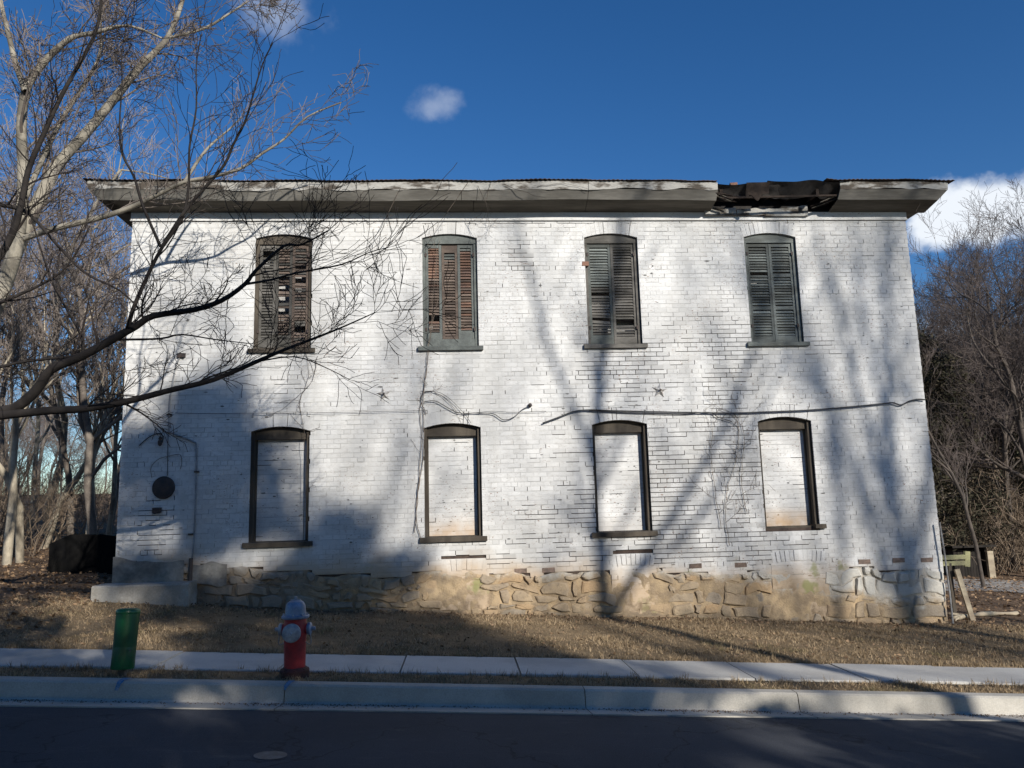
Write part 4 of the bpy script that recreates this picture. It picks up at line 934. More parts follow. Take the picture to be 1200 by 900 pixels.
# ---- trees across the road behind the viewer: they cast the shade that lies over the road and wall
def caster(xw, zw, Y):                               # point at depth Y whose shadow falls on the wall at xw, zw
    t = -Y; return xw + t * math.tan(SUN_AZ), zw + t * math.tan(SUN_EL) / math.cos(SUN_AZ)
mag = [evergreen(80, 9.0, 3.0, 200, 84, .17, M['evergreen'], M['barkgrey'], conic=False, low=.12), evergreen(81, 7.0, 2.4, 46, 82, .14, M['evergreen'], M['barkgrey'], conic=False, low=.10)]
EV = [(1.7, -17.2, 1, .92), (-.6, -17.5, 0, .95), (5.3, -18.0, 1, 1.2), (7.7, -16.8, 1, .80), (10.0, -16.6, 1, .66), (12.4, -16.8, 1, .64), (14.8, -17.2, 1, .66), (-4, -17, 1, 1.1), (-8, -18, 0, .9), (-13, -18, 1, 1.2), (17.4, -17.5, 1, .74)]
for i, (x, y, k, s) in enumerate(EV):
    put_tree('evergreen_tree', mag[k], x, y, i * 1.7, s, 'broad evergreen tree across the road facing the house', 'tree', 'evergreens across the road')
talle = evergreen(83, 18.0, 3.0, 84, 115, .17, M['evergreen'], M['barkgrey'], conic=False, low=.25)
x_, z_ = caster(-5.5, 2.4, -31); put_tree('evergreen_tree', talle, x_, -31, .6, (z_ - float(ground_z(x_, -31))) / 18.6, 'tallest evergreen across the road, standing behind the others', 'tree')
x_, z_ = caster(-3.3, .2, -28); put_tree('evergreen_tree', talle, x_, -28, 2.6, (z_ - float(ground_z(x_, -28))) / 18.6, 'second tallest evergreen across the road, beside the tallest one', 'tree')
BIG = dict(seg=[12, 8, 6, 5], crook=.08, up=.07, kids=[9, 5, 4], start=[.38, .25, .2], ratio=[.46, .5, .5], ang=(R(20), R(46)), rmin=.008, max=3)
big = [tree_meshes(500 + i, 19, .23, BIG, M['barkgrey'], M['twiggrey']) for i in range(2)] + [tree_meshes(510, 19, .24, dict(BIG, kids=[12, 7, 4], start=[.45, .2, .2], rmin=.012), M['barkgrey'], M['twiggrey'])]
for i, (xw, Y, k, s, rz) in enumerate(((4.9, -30, 1, 1.05, 2.0), (5.8, -36, 2, 1.17, 3.6), (.6, -35, 2, 1.08, 5.0))):
    put_tree('tall_bare_tree', big[k], caster(xw, 0, Y)[0], Y, rz, s, 'tall bare shade tree across the road facing the house', 'tree', 'bare shade trees across the road')

# ---- limbs drawn one by one: the shade-darkened tree at the left and the pale tree behind it
def limb(pts, Y0, Y1, r0, r1, n=3):
    m = len(pts); P = [at(u, v, Y0 + (Y1 - Y0) * i / (m - 1)) for i, (u, v) in enumerate(pts)]; P = catmull(P, n); k = len(P)
    return ([tuple(p) for p in P], [r0 + (r1 - r0) * i / (k - 1) for i in range(k)])
def sprout(rg, br, out, per_m, L, cfg, t0=.15, lvl=1, rk=.5, bias=(0, 0, 0)):
    P, R_ = br; tot = sum(math.dist(P[i], P[i + 1]) for i in range(len(P) - 1)); k = max(2, int(tot * per_m))
    for j in range(k + 1):
        t = t0 + (1 - t0) * (j + rg.random()) / k if j < k else 1; t = min(t, 1); f = t * (len(P) - 1); i = min(int(f), len(P) - 2); f -= i
        q = tuple(P[i][m] + (P[i + 1][m] - P[i][m]) * f for m in range(3)); dd = nrm(tuple(P[i + 1][m] - P[i][m] for m in range(3)))
        d = turn(rg, dd, rg.uniform(R(22), R(62)) if j < k else R(8)); d = nrm(tuple(d[m] + bias[m] for m in range(3)))
        grow(rg, q, d, L * rg.uniform(.5, 1.3) * (1.1 - .35 * t), max(.0032, R_[i] * rk * rg.uniform(.5, 1)), lvl, out, cfg)
DK = dict(seg=[6, 5, 5, 5, 4], crook=.15, up=.035, kids=[6, 5, 4, 3], start=[.2, .18, .15, .15], ratio=[.5, .6, .72, .7], ang=(R(22), R(58)), rmin=.0034, max=3)
rg = random.Random(21); YD = -3.6
tb = at(-95, 470, -2.8); tx = tb[0]; tz0 = float(ground_z(tx, -2.8))
trk = ([(tx - .15, -2.75, tz0 - .2), (tx - .1, -2.75, tz0 + .5), (tx, -2.8, tb[2] - .3), (tx + .05, -2.8, tb[2]), (tx - .05, -2.75, tb[2] + 1.5), (tx - .3, -2.7, tb[2] + 3.2), (tx - .2, -2.8, tb[2] + 5.2), (tx - .5, -2.6, tb[2] + 7.2)], [.24, .19, .165, .15, .125, .10, .07, .03])
A = limb([(-92, 474), (-40, 492), (0, 487), (60, 481), (100, 479), (150, 470), (200, 457), (250, 445), (300, 424), (333, 410), (372, 395), (402, 383), (440, 366)], -2.8, -4.1, .062, .005)
B = limb([(-90, 500), (-40, 497), (0, 483), (20, 477), (43, 457), (60, 433), (97, 417), (133, 397), (160, 382), (180, 370), (227, 363), (260, 352), (287, 333), (300, 317), (333, 288), (353, 287), (385, 270)], -2.8, -3.9, .075, .008)
B2 = limb([(287, 333), (317, 328), (347, 320), (400, 310), (432, 296), (455, 290)], -3.62, -4.2, .018, .005)
B3 = limb([(133, 398), (187, 397), (213, 392), (253, 398), (297, 403)], -3.28, -3.0, .016, .005)
C1 = limb([(150, 388), (155, 365), (173, 323), (190, 290), (213, 257), (221, 220), (222, 173), (230, 127), (230, 77), (236, 40)], -3.33, -3.9, .028, .005)
C2 = limb([(190, 289), (217, 247), (240, 220), (263, 193), (273, 170), (287, 143), (297, 110), (307, 77), (320, 50)], -3.52, -4.3, .024, .005)
D = limb([(188, 289), (167, 240), (157, 207), (143, 180), (140, 147), (143, 100), (143, 60), (150, 20)], -3.52, -3.3, .018, .004)
E_ = limb([(-92, 440), (-45, 360), (0, 300), (20, 260), (33, 200), (50, 160), (73, 110), (110, 43), (118, 5), (125, -40)], -2.8, -3.6, .05, .012)
F_ = limb([(-94, 260), (-40, 235), (0, 240), (33, 250), (67, 287), (100, 320), (140, 340), (163, 362)], -2.75, -3.3, .035, .008)
G_ = limb([(-93, 400), (-40, 372), (0, 355), (60, 327), (87, 300), (105, 265)], -2.8, -3.2, .03, .007)
H_ = limb([(97, 417), (95, 393), (77, 360), (60, 327), (40, 267), (28, 220)], -3.2, -3.0, .018, .006)
I_ = limb([(-92, 452), (-40, 436), (0, 430), (33, 423), (83, 418)], -2.8, -3.2, .026, .014)
J_ = limb([(300, 424), (345, 418), (380, 430), (410, 445)], -3.67, -3.3, .010, .004)
main = [trk, A, B, E_]; second = [B2, B3, C1, C2, D, F_, G_, H_, I_]
out = []
for b, pm, L in ((A, 3.2, .85), (B, 3.2, .95), (B2, 6, .9), (B3, 4, .6), (C1, 4.4, .8), (C2, 5.4, .8), (D, 4, .7), (E_, 3.2, .9), (F_, 4.5, .8), (G_, 4.5, .8), (H_, 5, .8), (I_, 4, .6), (J_, 5, .5)):
    sprout(rg, b, out, pm, L, DK, t0=.33 if b in (A, B) else .2, lvl=1 if b in (A, B, E_) else 2, rk=.42 if b in (A, B) else .55, bias=(.1, 0, .22 if b not in (A,) else .05))
root = empty('shade_dark_tree', (tx - .1, -2.75, tz0), 'bare tree coloured dark for shade, reaching long branches across the left of the white wall', 'tree')
obj('trunk', tubes_mesh('trunk', main + second), M['barkshade'], root); obj('crown', tubes_mesh('crown', [J_] + [(P, R_) for (_, P, R_) in out], smooth=False), M['twigshade'], root)
# pale tree
YS = -1.2; PL = dict(DK, crook=.14, kids=[6, 5, 4, 3], rmin=.0040, max=4)
b0 = at(-62, 470, YS); sx = b0[0]; sz = float(ground_z(sx, YS))
S1 = limb([(-62, 470), (-28, 402), (0, 347), (20, 290), (43, 240), (60, 207), (67, 193), (100, 157), (133, 117), (160, 83), (180, 63), (197, 43), (210, 13), (222, -30)], YS, -.6, .125, .028)
S0 = limb([(4, 338), (20, 287), (27, 213), (25, 150), (30, 107), (43, 83), (67, 57), (87, 43), (113, 38), (150, 30), (190, 45)], -1.1, -1.6, .095, .014)
S0b = limb([(30, 107), (20, 80), (10, 40), (2, 7), (-6, -40)], -1.4, -1.2, .05, .025)
S2 = limb([(22, 281), (67, 267), (110, 257), (143, 247), (167, 237), (187, 227), (217, 213), (250, 207), (283, 197), (307, 180), (333, 163), (360, 137), (400, 120)], -1.15, -1.9, .048, .010)
S2b = limb([(217, 212), (233, 187), (247, 170), (267, 153), (282, 138)], -1.5, -1.3, .028, .008)
S3 = limb([(196, 45), (240, 33), (267, 17), (290, 2)], -.69, -.6, .028, .014)
S4 = limb([(26, 240), (62, 160), (85, 120), (115, 70), (118, 30), (122, -20)], -1.2, -.4, .042, .014)
low = ([(sx - .35, YS, sz - .2), (sx - .3, YS, sz + .6), (sx - .12, YS, (sz + b0[2]) / 2 + .3), tuple(b0)], [.22, .17, .145, .125])
out = []
for b, pm, L in ((S1, 2.6, 1.1), (S0, 2.6, 1.0), (S0b, 2.6, .9), (S2, 4.2, .8), (S2b, 5, .65), (S3, 4.5, .9), (S4, 4, .9)): sprout(rg, b, out, pm, L, PL, t0=.22, lvl=1 if b in (S1, S0, S3, S4, S0b) else 2, rk=.35, bias=(.1, 0, .15))
root = empty('pale_limbed_tree', (sx - .3, YS, sz), 'large pale barked bare tree with a limb crossing the left eave', 'tree')
obj('trunk', tubes_mesh('trunk', [low, S1, S0, S0b, S2, S2b, S3, S4]), M['barkpale'], root); obj('crown', tubes_mesh('crown', [(P, R_) for (_, P, R_) in out], smooth=False), M['twigpale'], root)

# two forked shade trees close behind the viewer, limb by limb: their shadows rake up the wall
def shlimb(pts, Y, r0, r1, down=False, dy=0):
    P = []; m = len(pts)
    for i, (u, v) in enumerate(pts):
        q = at(u, v, 0); Yi = Y + dy * i / (m - 1); x, z = caster(q[0], q[2], Yi); P.append((x, Yi, z))
    if down: x, y, z = P[0]; g = float(ground_z(x, y)); P = [(x + .15, y, g - .2), (x + .08, y, g + (z - g) * .35), (x + .02, y, g + (z - g) * .7)] + P
    P = catmull(P, 3); k = len(P); return ([tuple(p) for p in P], [r0 + (r1 - r0) * i / (k - 1) for i in range(k)])
SHC = dict(seg=[6, 6, 5, 4], crook=.10, up=.08, kids=[5, 4, 3], start=[.2, .2, .2], ratio=[.6, .6, .6], ang=(R(18), R(46)), rmin=.007, max=3)
def shade_tree(limbs, sprouts, seed, label):
    rg_ = random.Random(seed); out_ = []
    for b, pm, L in sprouts: sprout(rg_, b, out_, pm, L, SHC, t0=.35, lvl=2, rk=.45, bias=(0, 0, .25))
    x, y, z = limbs[0][0][0]; root_ = empty('forked_shade_tree', (x, y, z + .2), label, 'tree')
    obj('trunk', tubes_mesh('trunk', limbs), M['barkgrey'], root_); obj('crown', tubes_mesh('crown', [(P, R_) for (_, P, R_) in out_], smooth=False), M['twiggrey'], root_)
YT = -19
t1 = shlimb([(708, 742), (705, 650), (703, 560), (700, 480), (708, 410), (722, 330), (730, 250), (736, 150)], YT, .165, .045, True)
t2 = shlimb([(709, 735), (745, 672), (790, 600), (838, 520), (876, 430), (905, 340), (930, 240), (950, 120)], YT, .09, .024, dy=-1.0)
t3 = shlimb([(703, 570), (680, 500), (655, 440), (632, 370), (615, 300), (600, 200)], YT, .06, .018, dy=1.0)
t4 = shlimb([(745, 672), (800, 630), (850, 560), (900, 470), (935, 380)], YT - .15, .06, .018, dy=.6)
shade_tree([t1, t2, t3, t4], ((t1, 1.8, 1.8), (t2, 1.8, 1.5), (t3, 2.0, 1.5), (t4, 2.0, 1.2)), 31, 'forked bare shade tree across the road with a raking second stem')
YT = -23
t1 = shlimb([(1075, 760), (1068, 690), (1052, 600), (1040, 500), (1042, 400), (1035, 300), (1042, 180)], YT, .16, .04, True)
t2 = shlimb([(1056, 620), (1030, 540), (1003, 450), (985, 370), (960, 280), (945, 160)], YT, .085, .02, dy=.8)
t3 = shlimb([(1040, 500), (1020, 420), (1005, 330), (1000, 240)], YT, .06, .02, dy=-.8)
t4 = shlimb([(985, 740), (988, 640), (982, 560), (962, 460), (935, 380), (915, 280), (905, 180)], YT - .6, .085, .02, True)
shade_tree([t1, t2, t3, t4], ((t1, 2.2, 1.6), (t2, 2.4, 1.4), (t3, 2.4, 1.2), (t4, 2.2, 1.4)), 37, 'many stemmed bare shade tree across the road beyond the forked one')
# ---- climbing vines on the wall
def vine(name, stems, label, sprigs=0, L=.35, r=.006, seed=1, y=-.03):
    rg = random.Random(seed); brs = []; out = []; cfg = dict(seg=[4, 4, 4, 3], crook=.22, up=.06, kids=[4, 4, 3], start=[.2, .2, .2], ratio=[.5, .55, .5], ang=(R(25), R(70)), rmin=.0022, max=3)
    for st in stems:
        b = limb(st, y, y, r, r * .5, 4); b = ([(p[0] + rg.gauss(0, .006), p[1] + rg.uniform(-.012, .006), p[2] + rg.gauss(0, .006)) for p in b[0]], b[1]); brs.append(b)
        if sprigs: sprout(rg, b, out, sprigs, L, cfg, lvl=2, rk=.6)
    fl = []
    for (_, P, R_) in out: fl.append(([(p[0], max(min(p[1], -.008), -.10), p[2]) for p in P], R_))
    o = obj(name, tubes_mesh(name, brs + fl, smooth=False), M['vine']); return tag(o, label, 'vine')
vine('climbing_vine', [[(492, 632), (488, 600), (492, 550), (494, 510), (492, 480), (497, 455), (502, 420), (505, 385), (508, 340), (512, 300), (508, 285)], [(486, 625), (489, 580), (496, 540), (497, 500), (495, 470), (500, 430), (503, 395), (513, 350), (511, 310), (515, 290)], [(499, 485), (494, 470), (498, 450)], [(497, 460), (505, 458), (520, 466), (535, 482)]], 'dry vine climbing from the lower wall over the red slatted shutter', .8, .2, .007, 2)
vine('climbing_vine', [[(855, 640), (850, 610), (852, 575), (862, 540), (866, 510), (860, 485), (845, 480)], [(875, 600), (868, 560), (872, 520), (868, 490)], [(845, 620), (838, 575), (833, 530), (836, 495)]], 'tangled dry vine flat on the wall left of the lower window without a sill', 5, .42, .006, 3)
vine('hanging_vine', [[(560, 218), (566, 232), (572, 246), (569, 262)], [(575, 214), (570, 235), (577, 250)], [(548, 214), (530, 240), (514, 262), (510, 272)], [(470, 220), (455, 250), (450, 268)], [(590, 216), (610, 224), (640, 232)], [(630, 218), (660, 215), (690, 222)]], 'dry vine strands hanging from the eave over the red slatted shutter', 3.5, .3, .005, 4, y=-.53)
vine('wall_vine', [[(355, 640), (358, 560), (356, 505), (352, 470), (362, 440), (358, 410)], [(372, 418), (366, 445), (352, 462), (330, 480)]], 'thin dry vine on the wall above the lower window nearest the round plate', 2.5, .35, .005, 6)
vine('hanging_vine', [[(1106, 212), (1102, 228), (1104, 240)], [(1072, 250), (1078, 240), (1082, 232)]], 'limp dry strand hanging off the right end of the eave', 2, .15, .004, 8, y=-.3)

# ================================================================== STREET OBJECTS
# fire hydrant
hb = on_plane(345.5, 792, -1.80); hz = float(S(hb[0])) - 1.772; hx, hy = hb[0], min(max(hb[1], -4.53), -4.44)
hyd = empty('fire_hydrant', (hx, hy, hz), 'red fire hydrant with silver blue bonnet and silver caps on the grass strip', 'hydrant')
def hpart(mb, name, mat, parent=None, sm=True):
    o = mb.build(name, mat, parent or hyd)
    if sm: smooth_by_angle(o, 40)
    return o
C0 = (hx, hy, hz)
mb = MB(); mb.lathe([(.103, .0), (.103, .10), (.104, .13), (.107, .36), (.112, .38), (.112, .46), (.107, .48), (.104, .535)], C0, 28); hpart(mb, 'barrel', M['red'])
mb = MB(); mb.lathe([(.128, -.06), (.142, -.05), (.142, .034), (.132, .044), (.108, .062)], C0, 28)
for k in range(8): t = k * math.pi / 4 + .2; mb.lathe([(.014, .0), (.014, .05)], (hx + .122 * math.cos(t), hy + .122 * math.sin(t), hz), 6)
hpart(mb, 'base_flange', M['rustbase'])
mb = MB(); mb.lathe([(.118, .520), (.134, .528), (.136, .545), (.126, .554), (.104, .558), (.100, .575), (.099, .615), (.093, .648), (.078, .675), (.052, .692), (.03, .697)], C0, 28); bon = hpart(mb, 'bonnet', M['silver'])
mb = MB(); mb.lathe([(.030, .690), (.030, .702), (.020, .705), (.018, .728), (.004, .732)], C0, 5); mb.box(hx - .05, hx + .05, hy - .012, hy + .012, hz + .692, hz + .704); hpart(mb, 'operating_nut', M['white_cap'], bon, False)
for k in range(8): t = k * math.pi / 4; mb = MB(); mb.lathe([(.010, .545), (.010, .568), (.004, .571)], (hx + .116 * math.cos(t), hy + .116 * math.sin(t), hz), 6); mb.build('bolt', M['white_cap'], bon)
fa = Vector((-.06, -1, 0)).normalized(); side = Vector((1, -.06, 0)).normalized(); zc = hz + .40
mb = MB(); mb.lathe([(.075, .06), (.075, .115), (.082, .118)], (hx, hy, zc), 24, fa); hpart(mb, 'pumper_nozzle', M['red'])
mb = MB(); mb.lathe([(.086, .110), (.089, .118), (.089, .150), (.080, .160), (.045, .166)], (hx, hy, zc), 28, fa); cp = hpart(mb, 'pumper_cap', M['white_cap'])
mb = MB(); mb.lathe([(.022, .16), (.018, .20)], (hx, hy, zc), 5, fa); mb.build('cap_nut', M['white_cap'], cp)
for s in (-1, 1):
    ax = side * s; mb = MB(); mb.lathe([(.055, .07), (.050, .122), (.054, .124)], (hx, hy, zc + .02), 18, ax); hpart(mb, 'hose_nozzle', M['red'])
    mb = MB(); mb.lathe([(.056, .122), (.060, .128), (.060, .152), (.046, .160), (.022, .162), (.018, .198), (.012, .20)], (hx, hy, zc + .02), 18, ax); cp = hpart(mb, 'hose_cap', M['silver'] if s > 0 else M['white_cap'])
    p0 = Vector((hx, hy, zc + .0)) + ax * .145; p1 = Vector((hx, hy, zc - .10)) + ax * .098
    ch = [p0.lerp(p1, t) + Vector((ax.x, ax.y, 0)) * (.035 * math.sin(t * math.pi)) + Vector((0, -.01, -.07 * math.sin(t * math.pi))) for t in [i / 12 for i in range(13)]]
    mb = MB(); mb.tube(ch, .005, 5); mb.build('cap_chain', M['chain'], hyd)
# green marker tube leaning on a stake
g0 = at(143.5, 784, -4.55); g1 = at(150.5, 713.5, -4.50); ax = Vector(g1 - g0).normalized(); Lg = float(np.linalg.norm(g1 - g0)); gb = Vector(g0) - ax * .16
gm = empty('marker_tube', tuple(gb), 'leaning green plastic marker tube on a short stake beside the curb', 'marker post')
mb = MB(); mb.lathe([(.088, 0), (.102, .003), (.105, .012), (.104, .20), (.1035, .204), (.104, .208), (.105, Lg - .035)], g0, 32, ax); o = mb.build('sleeve', M['green'], gm); smooth_by_angle(o, 40)
mb = MB(); mb.lathe([(.107, Lg - .045), (.1085, Lg - .040), (.1085, Lg - .014), (.100, Lg - .002), (.07, Lg + .006), (.02, Lg + .009)], g0, 32, ax); o = mb.build('cap', M['green'], gm); smooth_by_angle(o, 40)
mb = MB(); mb.lathe([(.016, -.30), (.016, .05)], g0, 8, ax); mb.box(g0[0] - .04, g0[0] + .03, -4.57, -4.53, g0[2] - .10, g0[2] - .01, jit=.008); mb.build('stake', M['steel'], gm)
for (h, dx) in ((.18, .085), (.62, .06)):
    p = Vector(g0) + ax * h; mb = MB(); mb.lathe([(.008, 0), (.008, .012)], (p.x + dx, p.y - .085, p.z), 8, (.6, -1, 0)); mb.build('rivet', M['steel'], gm)
# timber bits, leaning stake and rod at the right corner
mb = MB(); bt = empty('board_stack', tuple(at(1110, 665, .6)), 'two mossy pale boards on a short rail behind the right corner of the house', 'boards')
for (v, h, dz) in ((652.5, 5.0, 0), (659.5, 5.0, 0)):
    p0, p1 = at(1104, v + 1.0, .6), at(1130, v, .75); mb = MB(); mb.obox(p0, p1, .05, h * .0152); mb.build('board', M['mossboard'], bt)
p0, p1 = at(1133, 646, .78), at(1133, 664, .78); mb = MB(); mb.obox(p0, p1, .055, .09); mb.build('end_post', M['mossboard'], bt)
p0 = at(1112, 660, .64); p1 = (p0[0], p0[1], float(ground_z(p0[0], p0[1])) - .05); mb = MB(); mb.obox(p0, p1, .05, .06); mb.build('leg', M['frame'], bt)
def grounded(u, v, Y): p = at(u, v, Y); return (p[0], p[1], float(ground_z(p[0], p[1])) - .06)
mb = MB(); q = at(1137, 722, .5); p1 = at(1121, 667, .55); mb.obox((q[0] + .02, .45, float(ground_z(q[0], .45)) - .08), p1, .085, .04, up=(0, 1, 0)); tag(mb.build('leaning_stake', M['rawwood']), 'pale wooden stake leaning by the right corner of the house', 'stake')
mb = MB(); p0 = at(1101, 612, -.1); q = at(1117, 732, -.12); mb.tube([p0, at(1107, 650, -.1), at(1113, 695, -.11), (q[0], q[1], float(ground_z(q[0], q[1])) - .05)], .014, 6); tag(mb.build('metal_rod', M['rodgrey']), 'thin grey metal rod propped upright against the right corner of the house', 'rod')
mb = MB(); P = [at(1118, 727, .3), at(1150, 725, .9), at(1192, 722, 1.2)]; P = [(p[0], p[1], float(ground_z(p[0], p[1])) + .04) for p in P]; mb.tube(catmull(P, 4), [.035 + .012 * math.sin(i * 1.7) for i in range(9)], 7); tag(mb.build('fallen_log', M['rawwood'], None, True), 'weathered pole lying on the ground right of the house', 'log')
for k, (u, v, Y, du, dv) in enumerate(((1112, 700, .25, 8, 6), (1116, 716, .2, 10, -6))):
    p0, p1 = at(u, v, Y), at(u + du, v + dv, Y + .3); z = float(ground_z(p0[0], Y)); mb = MB(); mb.obox((p0[0], Y, z + .02 + .1 * (k == 0)), (p1[0], Y + .3, z + .05), .06, .03); tag(mb.build('wood_scrap', M['rawwood']), ('short board scrap propped on the ground' if k == 0 else 'board offcut lying flat on the ground') + ' beside the leaning stake', 'board')
# dark open shed in the right woods
YSH = 8.2; a = at(1122, 690, YSH); b = at(1161, 690, YSH); zt = at(1140, 641, YSH)[2]; gz = float(ground_z((a[0] + b[0]) / 2, YSH)) - .1
shed = empty('dark_shed', ((a[0] + b[0]) / 2, YSH, gz), 'small dark open fronted shed in the woods right of the house', 'shed')
mb = MB(); mb.box(a[0], b[0], YSH + 1.6, YSH + 1.65, gz, zt); mb.build('back_wall', M['shedwood'], shed)
for xx in (a[0], b[0] - .05):
    mb = MB(); mb.box(xx, xx + .05, YSH + .003, YSH + 1.6, gz, zt - .01); mb.build('side_wall', M['shedwood'], shed)
mb = MB(); mb.add([(a[0] - .15, YSH - .2, zt + .05), (b[0] + .15, YSH - .2, zt + .05), (b[0] + .15, YSH + 1.8, zt - .05), (a[0] - .15, YSH + 1.8, zt - .05)], [(0, 1, 2, 3)]); mb.add([(a[0] - .15, YSH - .2, zt + .0), (b[0] + .15, YSH - .2, zt + .0), (b[0] + .15, YSH + 1.8, zt - .1), (a[0] - .15, YSH + 1.8, zt - .1)], [(3, 2, 1, 0)]); mb.box(a[0] - .15, b[0] + .15, YSH - .22, YSH - .2, zt, zt + .06); mb.build('shed_roof', M['shedwood'], shed)
nb = 9
for k in range(nb):
    x0 = a[0] + (b[0] - a[0]) * .06 + (b[0] - a[0]) * .8 * k / nb; mb = MB(); mb.box(x0, x0 + (b[0] - a[0]) * .8 / nb - .008, YSH + .05, YSH + .075, gz, zt - .05 - rnd.uniform(0, .03)); mb.build('plank', M['shedwood'], shed)
mb = MB(); mb.box(b[0] - .03, b[0] + .14, YSH - .08, YSH + .001, gz, zt - .12); mb.build('corner_post', M['rawwood'], shed)
# black sheet added to stand in for deep shade left of the house
mbt = empty('shade_sheet', tuple(at(95, 690, 3.2)), 'black sheet standing in for deep shade beside the left corner of the house', 'shade sheet')
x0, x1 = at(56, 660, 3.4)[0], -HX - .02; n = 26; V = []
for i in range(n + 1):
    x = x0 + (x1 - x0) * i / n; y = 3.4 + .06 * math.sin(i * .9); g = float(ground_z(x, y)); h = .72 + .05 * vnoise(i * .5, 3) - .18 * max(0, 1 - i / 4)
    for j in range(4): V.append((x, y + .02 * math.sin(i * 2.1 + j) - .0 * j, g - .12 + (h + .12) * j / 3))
obj('sheet', mesh_np('sheet', V + [(p[0], p[1] + .012, p[2]) for p in V], [(4 * i + j, 4 * i + 4 + j, 4 * i + 5 + j, 4 * i + 1 + j) for i in range(n) for j in range(3)] + [tuple(len(V) + q for q in (4 * i + 1 + j, 4 * i + 5 + j, 4 * i + 4 + j, 4 * i + j)) for i in range(n) for j in range(3)], smooth=True), M['shadeblack'], mbt)
for i in (1, 9, 17, 25):
    x = x0 + (x1 - x0) * i / n; g = float(ground_z(x, 3.5)); mb = MB(); mb.box(x - .02, x + .02, 3.50, 3.54, g - .2, g + .74); mb.build('stake', M['shedwood'], mbt)

# ================================================================== GROUND COVER
npr = np.random.default_rng(4)
def blades(n, xr, yr, hl, name, label, dens=None, wid=.004):
    x = npr.uniform(*xr, n); y = npr.uniform(*yr, n)
    if dens is not None: k = npr.random(n) < dens(x, y); x, y = x[k], y[k]
    n = len(x); z = ground_z(x, y) - .004; h = npr.uniform(*hl, n) * (.35 + 1.1 * (np.sin(x * 5.1 + 2 * np.sin(y * 4.3)) * np.sin(y * 6.1 + 1.5 * np.sin(x * 2.7)) * .5 + .5) ** 1.5); t = npr.uniform(0, 6.283, n); ln = npr.uniform(.3, 1.5, n); fa_ = npr.uniform(0, 6.283, n); wv = wid * npr.uniform(.6, 1.6, n)
    b = np.stack([x, y, z], -1); w_ = np.stack([np.cos(fa_), np.sin(fa_), 0 * x], -1) * wv[:, None]; d = np.stack([np.cos(t) * np.sin(ln), np.sin(t) * np.sin(ln), np.cos(ln)], -1) * h[:, None]
    V = np.stack([b - w_, b + w_, b + d], 1).reshape(-1, 3); me = mesh_np(name, V, None, np.arange(3 * n).reshape(-1, 3), tone=np.repeat(npr.random(n), 3)); me.materials.append(M['grass'])
    tag(obj(name, me), label, 'grass', kind='stuff')
blades(190000, (-9, 10.5), (-3.34, -.02), (.018, .065), 'lawn_grass', 'dry winter lawn grass between the sidewalk and the house', lambda x, y: np.clip(.55 + .45 * np.sin(x * 1.7 + np.cos(y * 2.2)) * np.sin(y * 2.6 + x * .4) + .3 * smooth(-3, 2, x), .12, 1))
blades(60000, (-9, 9), (-4.73, -4.19), (.02, .06), 'verge_grass', 'scruffy dry grass strip between the sidewalk and the curb', lambda x, y: .55 + .45 * np.sin(x * 2.3))
def litter(n, xr, yr, sz, name, label, dens=None):
    x = npr.uniform(*xr, n); y = npr.uniform(*yr, n)
    k = ~((np.abs(x) < HX + .02) & (y > -.02) & (y < HD)); 
    if dens is not None: k &= npr.random(n) < dens(x, y)
    x, y = x[k], y[k]; n = len(x); c = np.stack([x, y, ground_z(x, y) + npr.uniform(.006, .03, n)], -1); a = npr.normal(size=(n, 3)) * np.array([1, 1, .35]); a /= np.linalg.norm(a, axis=1, keepdims=True); b = np.cross(a, npr.normal(size=(n, 3)) * np.array([.4, .4, 1])); b /= np.linalg.norm(b, axis=1, keepdims=True)
    s = sz * npr.uniform(.5, 1.3, (n, 1)); V = np.stack([c - a * s, c + b * s * .6 + [0, 0, .006], c + a * s, c - b * s * .6], 1).reshape(-1, 3)
    me = mesh_np(name, V, np.arange(4 * n).reshape(-1, 4), tone=np.repeat(npr.random(n), 4)); me.materials.append(M['leaf']); tag(obj(name, me), label, 'leaves', kind='stuff')
litter(16000, (-16, -6.6), (-3.2, 14), .035, 'leaf_litter', 'brown fallen leaves under the trees left of the house')
litter(20000, (6.7, 24), (-1.0, 14), .038, 'leaf_litter', 'brown fallen leaves on the ground right of the house', lambda x, y: smooth(-1.2, .6, y))
litter(9000, (-8, 8), (-3.2, -.05), .024, 'lawn_leaves', 'scattered dead leaves on the lawn before the house', lambda x, y: .2 + .8 * smooth(-.7, -.1, y))

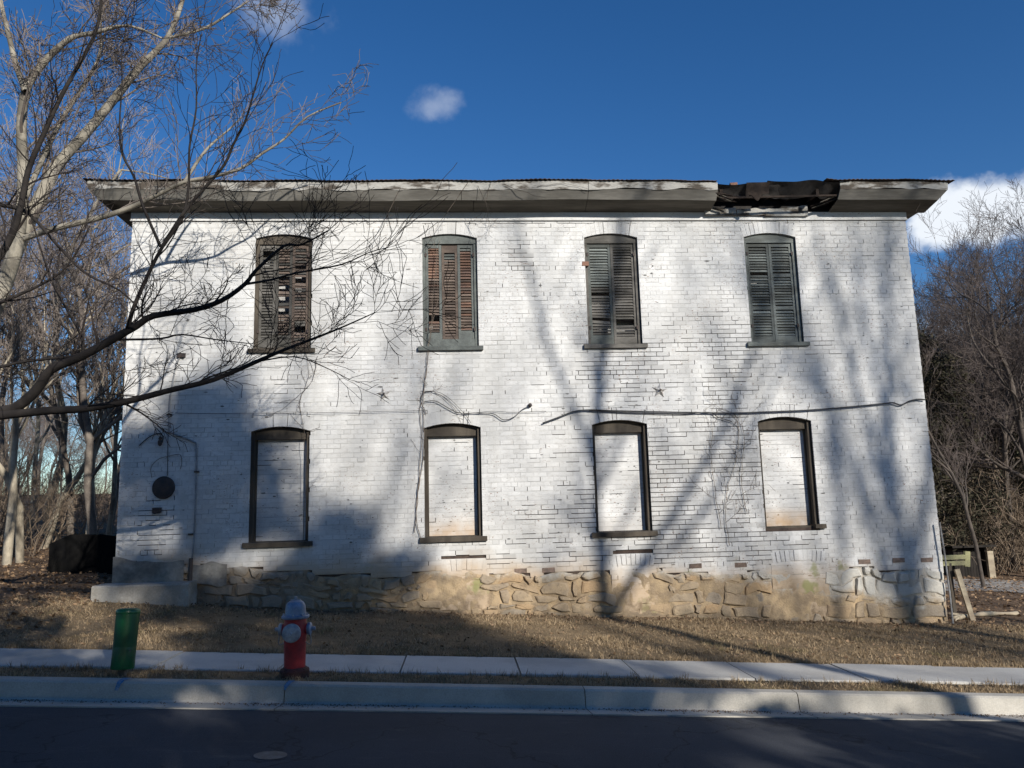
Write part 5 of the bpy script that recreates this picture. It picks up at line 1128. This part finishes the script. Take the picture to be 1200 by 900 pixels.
# longer ragged tufts along the pavement edges and about the lawn
def tufts(n, name, label):
    c = []
    for _ in range(n):
        k = rnd.random(); x = rnd.uniform(-8.5, 9.5)
        y = (YB + rnd.uniform(-.02, .10)) if k < .30 else (rnd.uniform(YC - .01, YF + .03)) if k < .62 else rnd.uniform(YB, -.04)
        c += [(x, y)] * rnd.randint(8, 20)
    c = np.array(c); n = len(c); sp = npr.normal(0, .022, (n, 2)); x, y = (c + sp).T; z = np.where(y < YF + .02, -1.803, np.where(y < YB + .02, -1.80, 0)); z = np.where(z == 0, ground_z(x, y), z + S(x)) - .004
    h = npr.uniform(.03, .095, n); a = npr.uniform(0, 6.283, n); ln = np.abs(npr.normal(.5, .35, n)); f_ = npr.uniform(0, 6.283, n)
    b = np.stack([x, y, z], -1); w_ = np.stack([np.cos(f_), np.sin(f_), 0 * x], -1) * .0035; d = np.stack([np.cos(a) * np.sin(ln), np.sin(a) * np.sin(ln), np.cos(ln)], -1) * h[:, None]
    me = mesh_np(name, np.stack([b - w_, b + w_, b + d], 1).reshape(-1, 3), None, np.arange(3 * n).reshape(-1, 3), tone=np.repeat(npr.random(n), 3)); me.materials.append(M['grass']); tag(obj(name, me), label, 'grass', kind='stuff')
tufts(1500, 'grass_tufts', 'longer straw coloured grass tufts along the sidewalk edges')
# grit and leaf crumbs lying in the gutter
n = 2600; x = npr.uniform(-8, 8, n); y = YC - .205 - np.abs(npr.normal(0, .10, n)); k = y > YG + .01; x, y = x[k], y[k]; k = npr.random(len(x)) < .3 + .7 * (np.sin(x * 1.9) > .1); x, y = x[k], y[k]; n = len(x)
z = S(x) + np.interp(y, [YG, YC - .20], [-1.900, -1.945]) + .003; r_ = npr.uniform(.003, .013, n)[:, None]; a = npr.normal(size=(n, 3)) * [1, 1, .3]; a /= np.linalg.norm(a, axis=1, keepdims=True); b = np.cross(a, [0, .1, 1.]); c = np.stack([x, y, z], -1)
V = np.stack([c - a * r_, c + b * r_ * .7, c + a * r_, c - b * r_ * .7, c + [0, 0, .007]], 1).reshape(-1, 3); o5 = np.arange(n)[:, None] * 5
me = mesh_np('gutter_grit', V, None, np.concatenate([o5 + [0, 1, 4], o5 + [1, 2, 4], o5 + [2, 3, 4], o5 + [3, 0, 4]]), tone=np.repeat(npr.random(n) * .5, 5)); me.materials.append(M['leaf']); tag(obj('gutter_grit', me), 'dark grit and leaf crumbs lying in the gutter', 'grit', kind='stuff')
